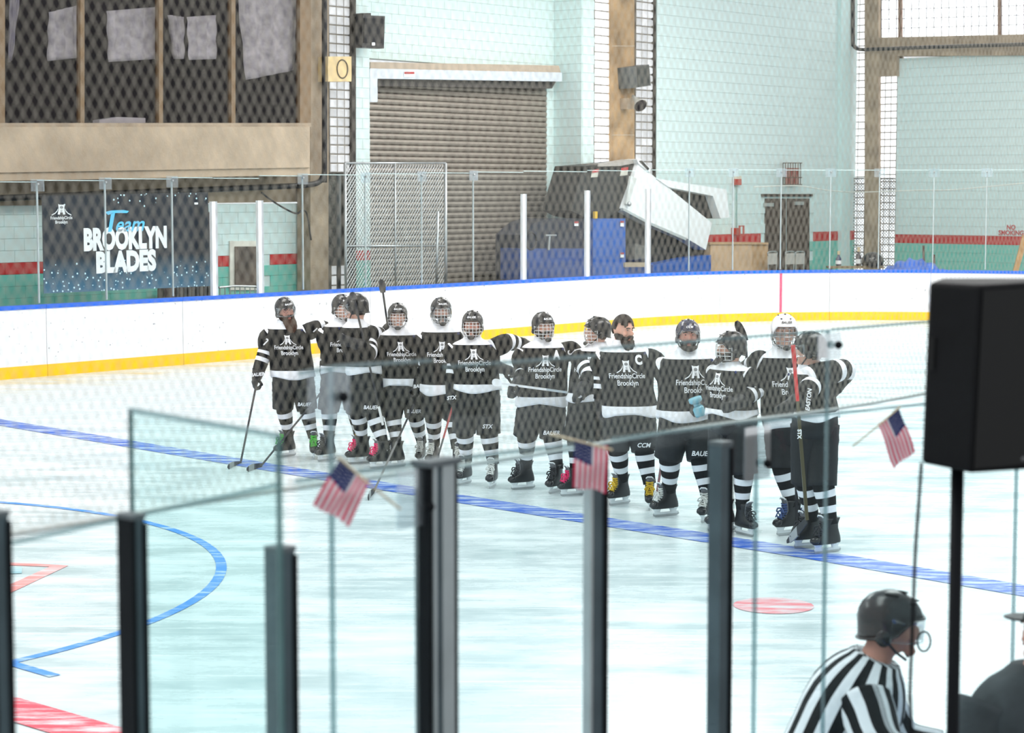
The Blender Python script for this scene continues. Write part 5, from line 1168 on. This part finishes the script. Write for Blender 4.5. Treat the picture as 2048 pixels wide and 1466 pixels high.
# ------------------------------------------------------------------ referee close to the near boards
def referee():
    Y0 = 8.1; root = thing('person', ony(1690, 1466, Y0) * V((1, 1, 0)) if 0 else V((ony(1690, 1466, Y0).x, Y0, 0)), 'referee in black and white striped shirt and black helmet leaning forward', 'person')
    ft = root.location.copy(); k = 1.0
    hc = ony(1783, 1250, Y0 + .05); HM = frame(72, 6, 0)
    nbp = ony(1748, 1325, Y0 + .05); pel = ony(1620, 1600, Y0 + .1)
    B = frame(50); X, Yv = B @ V((1, 0, 0)), B @ V((0, 1, 0))
    ax = (nbp - pel).normalized(); Xs = (V((.25, 1, 0)) - ax * V((.25, 1, 0)).dot(ax)).normalized() ; Yd = ax.cross(Xs)
    M_st = ramp_mat('striped_shirt', [(0, BLK)] + [(i / 26, WHT if i % 2 else BLK) for i in range(1, 26)], attr='st2', bump=.5, bscale=6)
    mb = MB(); L = (nbp - pel).length
    rs = []; fs = []
    for i in range(31):
        f = i / 30 * 1.04; a_, b_ = prof(min(1.05, f)); rs.append(ring_se(pel.lerp(nbp, f), Xs, Yd, a_ * 1.02, b_ * 1.12, 2.3, 64)); fs.append(f)
    mb.rings(rs, at=fs, at2=True); sh = mb.build('striped_shirt', M_st, root, True, attr=True)
    body = MB(); body.rings([ring_se(pel.lerp(nbp, f), Xs, Yd, prof(f)[0] * .7, prof(f)[1] * .7, 2.2, 20) for f in (-.1, .2, .5, .8, 1.0)])
    M_st2 = ramp_mat('striped_sleeve', [(0, BLK)] + [(i / 14, WHT if i % 2 else BLK) for i in range(1, 14)], attr='st2', bump=.5, bscale=6)
    for sg, E, W_ in ((-1, ony(1768, 1500, Y0 - .30), ony(1850, 1530, Y0 - .35)), (1, ony(1800, 1480, Y0 + .25), ony(1880, 1500, Y0 + .2))):
        S = pel.lerp(nbp, .82) + Xs * (sg * .15)
        sp = crspline([S, S.lerp(E, .4), E, W_], 7); n = len(sp); m = MB()
        t0 = None; seg = 28; x = V((0, 0, 1)); rs = []
        for i, p in enumerate(sp):
            t = (sp[min(i + 1, n - 1)] - sp[max(i - 1, 0)]).normalized(); x = (x - t * x.dot(t)).normalized(); y = t.cross(x); r = (.125 - .045 * i / n) * min(1, .55 + .16 * i)
            rs.append([p + x * r * math.cos(2 * math.pi * j / seg) + y * r * math.sin(2 * math.pi * j / seg) for j in range(seg)])
        m.rings(rs, at=[i / n for i in range(n)], at2=True); m.build('sleeve', M_st2, sh, True, attr=True)
        d = (W_ - E).normalized(); body.tube([S, E, W_, W_ + d * .09], [.07, .05, .04, .035], 12)
        for q in range(4): body.tube([W_ + d * .07 + Xs * (.022 * (q - 1.5)), W_ + d * .13 + Xs * (.022 * (q - 1.5)), W_ + d * .16 + Xs * (.02 * (q - 1.5)) - V((0, 0, .03))], [.012, .011, .009], 8)
        body.tube([W_ + d * .05, W_ + d * .09 + Xs * .05, W_ + d * .12 + Xs * .055], [.014, .013, .010], 8)
    tmp = MB(); head_mesh(tmp, V((0, 0, 0)), HM); body.add([hc + p for p in tmp.v], tmp.f); body.tube([nbp - ax * .05, nbp, hc + HM @ V((0, .02, -.05))], [.08, .065, .06], 14)
    for s in (-.12, .12):
        hp = pel + Xs * s; kn = V((hp.x + .28, hp.y, .52)); an = V((hp.x - .02, hp.y, .16)); body.tube([pel, hp, kn, an], [.13, .10, .07, .05], 12)
        MB().tube([hp, kn, an + V((0, 0, .02))], [.14, .10, .085], 14).build('trouser_leg', mat('black_trousers', (.012, .012, .014), .8), root, True)
        skate(root, V((an.x, an.y, 0)), 75, 'white', 1.05)
    MB().rings([ring_se(pel.lerp(nbp, f), Xs, Yd, .23, .18, 2.3, 24) for f in (-.25, -.1, .05)]).build('trouser_seat', mat('black_trousers', (.012, .012, .014)), root, True)
    body.build('body', M_skin2, root, True, remesh=.0105); face(root, hc, HM, 1.0, M_skin2, (M_hair, 0) if 0 else None, (M_hair, 'back'))
    helmet(root, hc, HM, 1.04, M_helm, 'visor', M_wire, False)
    MB().tube([nbp - ax * .03 + Xs * (.09 * math.cos(t)) + Yd * (.095 * math.sin(t)) + ax * .02 for t in [i * math.pi / 10 for i in range(21)]], .024, 8).build('collar', M_blackp, sh, True)
    # red and white pass armband-less whistle loop
    return hc, HM
RH, RM = referee()
# round clear mirror-like chin shield in front of the referee
cs = thing('whistle_ring', ony(1848, 1283, 8.0), 'small clear round lens in front of the referee chin', 'lens'); cc = ony(1848, 1283, 8.0)
MB().tube([cc + V((.026 * math.cos(t * math.pi / 12), 0, .040 * math.sin(t * math.pi / 12))) for t in range(25)], .004, 6).build('rim', M_blackp, cs, True)
MB().prism([cc + V((.024 * math.cos(t * math.pi / 10), 0, .038 * math.sin(t * math.pi / 10))) for t in range(20)], (0, .003, 0)).build('lens', M_visor, cs)

# ------------------------------------------------------------------ person in a dark jacket at the right edge
def coach():
    Y0 = 7.3; x0 = 2074; root = thing('person', V((ony(x0, 1300, Y0).x, Y0, 0)), 'person in a dark grey jacket cut by the right edge', 'person')
    hc = ony(2100, 1264, Y0); nb = ony(x0 + 4, 1345, Y0 + .02); pel = nb - V((0, 0, .62)); HM = frame(-140); B = frame(-165); X, Yv = B @ V((1, 0, 0)), B @ V((0, 1, 0))
    jm = mat('charcoal_jacket', (.035, .045, .05), .8, var=.25, scale=8, bump=.5, bscale=8)
    J = MB().rings([ring_se(pel.lerp(nb, f), X, Yv, prof(f)[0] * 1.0, prof(f)[1], 2.4, 40) for f in [i / 24 * 1.05 for i in range(25)]]).build('jacket', jm, root, True)
    body = MB(); body.rings([ring_se(pel.lerp(nb, f), X, Yv, prof(f)[0] * .7, prof(f)[1] * .7, 2.2, 20) for f in (-.1, .3, .6, .9, 1)])
    for s in (-1, 1):
        S = pel.lerp(nb, .82) + X * (.2 * s); E = S + X * (.10 * s) + V((0, -.04, -.30)); W_ = E + X * (-.04 * s) + V((0, .12, -.24))
        MB().tube(crspline([S, S.lerp(E, .5) + X * .02 * s, E, W_], 6), [.112 - .002 * i for i in range(19)], 16).build('sleeve', jm, J, True)
        body.tube([S, E, W_, W_ + V((0, .02, -.08))], [.06, .05, .035, .03], 10)
        for q in range(4): body.tube([W_ + V((.02 * (q - 1.5), .02, -.06)), W_ + V((.02 * (q - 1.5), .03, -.13)), W_ + V((.019 * (q - 1.5), .06, -.16))], [.011, .010, .008], 8)
        body.tube([W_ + V((0, .03, -.05)), W_ + V((0, .07, -.09)), W_ + V((0, .08, -.12))], [.012, .011, .009], 8)
        hp = pel + X * (.1 * s); MB().tube([hp + V((0, 0, .05)), V((hp.x, hp.y, .5)), V((hp.x, hp.y, .06))], [.13, .1, .085], 14).build('trouser_leg', mat('black_trousers', (.012, .012, .014), .8), root, True)
        body.tube([pel, hp, V((hp.x, hp.y, .5)), V((hp.x, hp.y, .08))], [.12, .09, .06, .045], 12)
        MB().ell(V((hp.x, hp.y + .06, .03)), (.05, .14, .05)).build('shoe', M_blackp, root, True)
    tmp = MB(); head_mesh(tmp, V((0, 0, 0)), HM); body.add([hc + p for p in tmp.v], tmp.f); body.tube([nb - V((0, 0, .05)), nb, hc + V((0, 0, -.05))], [.08, .065, .06], 14)
    body.build('body', M_skin2, root, True, remesh=.0105); face(root, hc, HM, 1.0, M_skin2, None, (M_hair, 'back'))
    cap = MB().ell(hc + V((0, 0, .02)), (HW, HD, HH), HM, 28, 20, fn=head_fn(1.12), keep=lambda p: p.z > .015).build('cap', M_blackp, root, True); cap.modifiers.new('t', 'SOLIDIFY').thickness = .006
    MB().ell(hc + HM @ V((0, -.12, .035)), (.07, .07, .008), HM, 16, 6).build('cap_brim', M_blackp, cap, True)
coach()
# ------------------------------------------------------------------ near boards, glass, posts
NB = BN; RB = BN + .12
nb_ = thing('near_boards', ab(4, NB), 'white near side boards below the foreground glass', 'rink boards')
MB().rbox(.5, 14, NB - .05, NB + .05, 0, .88).build('board_panel', M_board, nb_); MB().rbox(.5, 14, NB - .07, NB + .07, .88, .93).build('cap_rail', M_blue, nb_)
ZT, ZT2 = 2.66, 2.44
ng = thing('foreground_glass', ab(4, NB, .93), 'foreground rink glass with dark metal posts and clear clips', 'rink glass')
def acx(x, b): return AB(onb(x, 900, b))[0]
def npane(x0, x1, b, zt, m=None, name='pane', zt1=None):
    a0, a1 = acx(x0, b) if x0 > -500 else x0, acx(x1, b)
    zt1 = zt if zt1 is None else zt1
    P = lambda a, z: ab(a, b, z)
    MB().prism([P(a0, .93), P(a1, .93), P(a1, zt1), P(a0, zt)], V3 * .012).build(name, m or M_glassnear, ng)
    MB().prism([P(a0, zt), P(a1, zt1), P(a1, zt1 + .009), P(a0, zt + .009)], V3 * .010).build('pane_edge', M_softedge, ng)
def zrow(x, y, b): return onb(x, y, b).z
# tall row on the boards
for x0, x1, y0, y1 in ((597, 663, 750, 738), (667, 861, 736, 724), (885, 1187, 737, 714), (1198, 1653, 700, 664), (1658, 2020, 662, 632)):
    npane(x0, x1, NB, zrow(x0, y0, NB), zt1=zrow(x1, y1, NB))
# lower row in front of it
for x0, x1, y0, y1 in ((-260, 8, 1150, 1093), (12, 261, 1091, 1036), (284, 556, 1031, 972), (587, 835, 966, 928), (839, 1180, 928, 888), (1222, 1438, 880, 855), (1472, 1513, 851, 847), (1517, 2034, 846, 790), (2038, 2300, 789, 768)):
    npane(x0, x1, RB, zrow(x0, y0, RB), zt1=zrow(x1, y1, RB))
# opened gate pane swung towards the viewer
Pa, Pb = onb(261, 820, RB - .06), None
zg = Pa.z; Pb = onz(557, 871, zg)
t = (Pb - Pa); t.z = 0; t.normalize(); nn = V((-t.y, t.x, 0))
gate = thing('glass_gate', V((Pa.x, Pa.y, .93)), 'green tinted glass gate pane swung open at lower left', 'gate')
MB().prism([V((Pa.x, Pa.y, .93)), V((Pb.x, Pb.y, .93)), Pb, Pa], nn * .012).build('pane', M_glassdoor, gate)
for p in (Pa, Pb): MB().box(V((p.x, p.y, (zg + .93) / 2)), (.006, .010, zg - .93), (t, nn, V((0, 0, 1)))).build('edge_strip', M_edge, gate)
MB().box(V(((Pa.x + Pb.x) / 2, (Pa.y + Pb.y) / 2, zg)), ((Pb - Pa).length, .016, .010), (t, nn, V((0, 0, 1)))).build('top_edge', M_softedge, gate)
M_post = mat('slate_post', (.075, .105, .12), .4, .3, var=.2)
M_postl = mat('pale_post_face', (.42, .47, .48), .35, .4, var=.1)
M_postk = mat('black_gasket', (.004, .005, .007), .6, spec=.15)
def post(x, ytop, w=.055, d=.05, off=.06, face_l=M_postk):
    a, zt = acx(x, RB + off), zrow(x, ytop, RB + off); b = RB + off
    p = MB().rbox(a, a + w, b - d, b, .0, zt).build('post', M_post, ng)
    MB().rbox(a - .012, a, b - d, b + .002, .0, zt).build('gasket', face_l, p)
    MB().rbox(a + w * .8, a + w + .004, b + .001, b + .006, .0, zt - .01).build('post_trim', M_postk, p)
    MB().rbox(a - .01, a + w, b - d - .003, b + .005, zt, zt + .012).build('post_cap', mat('post_cap_grey', (.11, .13, .14), .5), p)
post(-14, 1036, .035, .04); post(268, 1040, .026, .05); post(562, 1106, .042, .05, face_l=M_post)
post(1186, 905, .062, .026, face_l=M_postl); post(1446, 892, .048, .045, face_l=M_post)
# the wide double post in the middle
a = acx(858, RB + .06); zt = zrow(880, 932, RB + .06); b = RB + .06
for a0, a1, m_ in ((0, .012, M_postk), (.012, .024, M_postl), (.024, .046, M_post), (.046, .092, M_postl), (.092, .112, M_postk)): MB().rbox(a + a0, a + a1, b - .05, b + (.006 if m_ is M_postl else 0), 0, zt).build('post', m_, ng)
MB().rbox(a - .01, a + .118, b - .055, b + .01, zt, zt + .015).build('post_cap', mat('post_cap_grey', (.11, .13, .14)), ng)
# thin seams with clips
for x, ytop, b, yb in ((665, 737, NB + .02, 796), (837, 930, RB + .02, 1016), (1515, 847, RB + .02, 930), (1655, 663, NB + .02, 692), (2036, 790, RB + .02, 860)):
    a, zt = acx(x, b), zrow(x, ytop, b)
    MB().rbox(a - .004, a + .004, b - .012, b + .002, .93, zt).build('seam_strip', M_softedge, ng)
    zc = zrow(x, yb, b + .03)
    pl = MB().rbox(a - .10, a + .045, b + .014, b + .020, zc - .05, zt - .005).build('clip_plate', M_clear, ng)
    MB().ell(ab(a + .006, b + .035, zc), (.014, .014, .014), nu=10, nv=6).build('clip_knob', M_postk, pl, True)

# ------------------------------------------------------------------ safety netting above the near glass
net = thing('safety_netting', ab(5, NB - .1, ZT2), 'cream knotted safety netting hanging above the foreground glass', 'netting')
nA0, nA1, nb2 = 1.2, 10.2, NB - .10
zb0 = lambda a: 2.44
z0, z1 = 2.42, 4.75; px_, pz = .0335, .056; sl = px_ / pz
mb = MB(); r_ = .00095; h = z1 - z0
N0 = int((nA0 - h * sl) / px_) - 1; N1 = int(nA1 / px_) + 1
vs, fs = [], []
for d in (1, -1):
    for i in range(N0, N1 + int(h * sl / px_) + 2):
        a_st = i * px_ if d > 0 else i * px_
        pts = []
        nseg = 42
        for j in range(nseg + 1):
            z = h * j / nseg; a = a_st + d * sl * z
            if a < nA0 or a > nA1: continue
            wob = .004 * math.sin(a * 5 + z * 3) + .012 * mnoise.noise(V((a * .8, z * .8, 3)))
            bo = .05 * mnoise.noise(V((a * .5, z * .7, 9)))
            pts.append((a + wob, nb2 + bo, z0 + z))
        if len(pts) < 2: continue
        o = len(vs)
        for a, b, z in pts:
            for q in range(3):
                t = 2 * math.pi * q / 3 + .5; vs.append(ab(a + r_ * math.cos(t), b + r_ * math.sin(t), z + r_ * .3 * math.cos(t)))
        for j in range(len(pts) - 1):
            for q in range(3): fs.append((o + j * 3 + q, o + j * 3 + (q + 1) % 3, o + j * 3 + 3 + (q + 1) % 3, o + j * 3 + 3 + q))
mb.v, mb.f = vs, fs; mb.at = [0] * len(vs); mb.at2 = mb.at
M_net = mat('cream_netting_cord', (.56, .51, .42), .9, var=.05)
mb.build('net_cords', M_net, net)
MB().tube([ab(nA0 + (nA1 - nA0) * i / 30, nb2, z0 + .005 * math.sin(i)) for i in range(31)], .006, 6).build('bottom_rope', mat('pale_rope', (.62, .64, .62), .9), net, True)

# ------------------------------------------------------------------ little flags clipped to the glass
def flag_mat():
    m, n, l, p = nt('printed_flag_cloth'); p.inputs['Roughness'].default_value = .8
    a = n.new('ShaderNodeAttribute'); a.attribute_name = 'st'; b = n.new('ShaderNodeAttribute'); b.attribute_name = 'st2'   # st along the fly, st2 along the hoist
    mu = n.new('ShaderNodeMath'); mu.operation = 'MULTIPLY'; mu.inputs[1].default_value = 6.5; l.new(b.outputs['Fac'], mu.inputs[0])
    fr = n.new('ShaderNodeMath'); fr.operation = 'FRACT'; l.new(mu.outputs[0], fr.inputs[0])
    lt = n.new('ShaderNodeMath'); lt.operation = 'LESS_THAN'; lt.inputs[1].default_value = .5; l.new(fr.outputs[0], lt.inputs[0])
    mx = n.new('ShaderNodeMix'); mx.data_type = 'RGBA'; l.new(lt.outputs[0], mx.inputs[0]); mx.inputs[6].default_value = (.72, .66, .68, 1); mx.inputs[7].default_value = (.62, .03, .09, 1)
    c1 = n.new('ShaderNodeMath'); c1.operation = 'LESS_THAN'; c1.inputs[1].default_value = .42; l.new(a.outputs['Fac'], c1.inputs[0])
    c2 = n.new('ShaderNodeMath'); c2.operation = 'LESS_THAN'; c2.inputs[1].default_value = .54; l.new(b.outputs['Fac'], c2.inputs[0])
    c3 = n.new('ShaderNodeMath'); c3.operation = 'MULTIPLY'; l.new(c1.outputs[0], c3.inputs[0]); l.new(c2.outputs[0], c3.inputs[1])
    m2 = n.new('ShaderNodeMix'); m2.data_type = 'RGBA'; l.new(c3.outputs[0], m2.inputs[0]); l.new(mx.outputs[2], m2.inputs[6]); m2.inputs[7].default_value = (.010, .018, .10, 1)
    tr = n.new('ShaderNodeBsdfTranslucent'); l.new(m2.outputs[2], tr.inputs[0]); l.new(m2.outputs[2], p.inputs['Base Color'])
    ms = n.new('ShaderNodeMixShader'); ms.inputs[0].default_value = .3; l.new(p.outputs[0], ms.inputs[1]); l.new(tr.outputs[0], ms.inputs[2]); l.new(ms.outputs[0], n['Material Output'].inputs[0]); return m
M_flag = flag_mat(); M_star = mat('white_star_print', (.7, .7, .75), .7)
def flag(Hc, H2, F2, F1, Y, staff, label):
    c = [ony(x, y, Y) for x, y in (Hc, H2, F2, F1)]
    root = thing('small_flag', c[0], label, 'flag', 'small flags clipped to the foreground glass')
    n, m = 24, 16; vs = []; at = []; at2 = []; 
    def S(u, v):   # u along the fly, v along the hoist
        p = c[0].lerp(c[1], v).lerp(c[3].lerp(c[2], v), u)
        return p + V((0, .012 * math.sin(u * 7 + v * 2.5) + .006 * math.sin(v * 9), .004 * math.sin(v * 8 + u * 3)))
    for i in range(n + 1):
        for j in range(m + 1): vs.append(S(i / n, j / m)); at.append(i / n); at2.append(j / m)
    mb = MB().add(vs, [(i * (m + 1) + j, i * (m + 1) + j + 1, (i + 1) * (m + 1) + j + 1, (i + 1) * (m + 1) + j) for i in range(n) for j in range(m)], at, at2)
    o = mb.build('cloth', M_flag, root, True, attr=True)
    st = MB()
    for i in range(5):
        for j in range(4):
            q = S(.05 + .32 * (i + .5) / 5, .03 + .48 * (j + .5) / 4); st.add([q + V((.0026 * math.cos(t * math.pi / 5) * (1 if t % 2 == 0 else .45), -.0015, .0026 * math.sin(t * math.pi / 5) * (1 if t % 2 == 0 else .45))) for t in range(10)], [tuple(range(10))])
    st.build('stars', M_star, o)
    MB().tube([ony(x, y, Y + .004 + d_) for x, y, d_ in staff], .0032, 6).build('staff', mat('pale_wood_staff', (.62, .52, .36), .6), root)
flag((680, 918), (738, 967), (697, 1051), (625, 1011), 5.02, [(676, 914, 0), (742, 971, 0), (800, 1018, .1)], 'small stars and stripes flag clipped left of the wide double post')
flag((1149, 880), (1216, 896), (1212, 985), (1146, 975), 5.75, [(1225, 900, .0), (1145, 879, 0), (1100, 868, .1)], 'small stars and stripes flag at the top of the middle right post')
flag((1798, 816), (1757, 851), (1788, 936), (1831, 905), 7.0, [(1801, 813, 0), (1752, 855, 0), (1705, 893, .05)], 'small stars and stripes flag hanging left of the big black speaker')

# ------------------------------------------------------------------ loudspeaker on a pole beside the seats
YS = 5.55
sp = thing('pa_speaker', V((ony(1915, 1400, YS + .12).x, YS + .12, 0)), 'big black loudspeaker on a pole at the right', 'speaker')
M_cab = mat('speaker_cabinet', (.0045, .0045, .0055), .6, var=.25, bump=.15, bscale=150, spec=.15)
top_ = [(1859, 564, .10), (1962, 570, -.02), (2085, 562, .06), (2080, 556, .40), (1880, 556, .40)]
bot_ = [(1843, 926, .10), (1942, 948, -.02), (2062, 938, .06), (2055, 930, .40), (1870, 915, .40)]
tt_ = [ony(x, y, YS + d) for x, y, d in top_]; bb_ = [ony(x, y, YS + d) for x, y, d in bot_]
b_ = MB(); b_.rings([bb_, tt_]); cab = b_.build('cabinet', M_cab, sp); bv = cab.modifiers.new('bev', 'BEVEL'); bv.width = .012; bv.segments = 3
def onface(i, j, u, v, e=.004):
    p = bb_[i].lerp(bb_[j], u).lerp(tt_[i].lerp(tt_[j], u), v); n_ = (bb_[j] - bb_[i]).cross(tt_[i] - bb_[i]).normalized(); n_ = n_ if n_.y < 0 else -n_; return p + n_ * e
MB().prism([onface(1, 2, u, v) for u, v in ((.03, .03), (.97, .03), (.97, .97), (.03, .97))], V((0, -.004, 0))).build('grille', mat('black_grille', (.004, .004, .004), .7), sp)
hp_ = [onface(0, 1, u, v, .002) for u, v in ((.02, .52), (.16, .52), (.16, .70), (.02, .70))]; MB().prism(hp_, V((0, -.003, 0))).build('side_handle', mat('handle_recess', (.002, .002, .002), .8), sp)
MB().ell(onface(1, 2, .82, .06, .006), (.012, .004, .007)).build('badge', mat('badge_grey', (.12, .12, .12), .4), sp, True)
pw = ony(1915, 940, YS + .12); MB().tube([V((pw.x, pw.y, .6)), pw + V((0, 0, .02))], .0185, 14).build('pole', M_postk, sp, True)
MB().tube([V((pw.x, pw.y, 1.0)), V((pw.x, pw.y, 1.15))], .03, 14).build('pole_collar', M_blackp, sp, True)
for t in (0, 2.1, 4.2):
    MB().tube([V((pw.x, pw.y, 1.0)), V((pw.x + .5 * math.cos(t), pw.y + .5 * math.sin(t), -.05))], .014, 8).build('tripod_leg', M_postk, sp, True)
cbl = crspline([ony(1843, 925, YS + .1), ony(1838, 1000, YS + .1), ony(1831, 1100, YS + .1), ony(1827, 1200, YS + .08), ony(1823, 1300, YS + .08), ony(1820, 1400, YS + .1), ony(1824, 1500, YS + .1), V((ony(1824, 1500, YS).x + .1, YS + .1, .0))], 6)
tag(MB().tube(cbl, .0052, 6).build('speaker_cable', M_postk, None, True), 'black cable hanging straight down from the big speaker', 'cable')
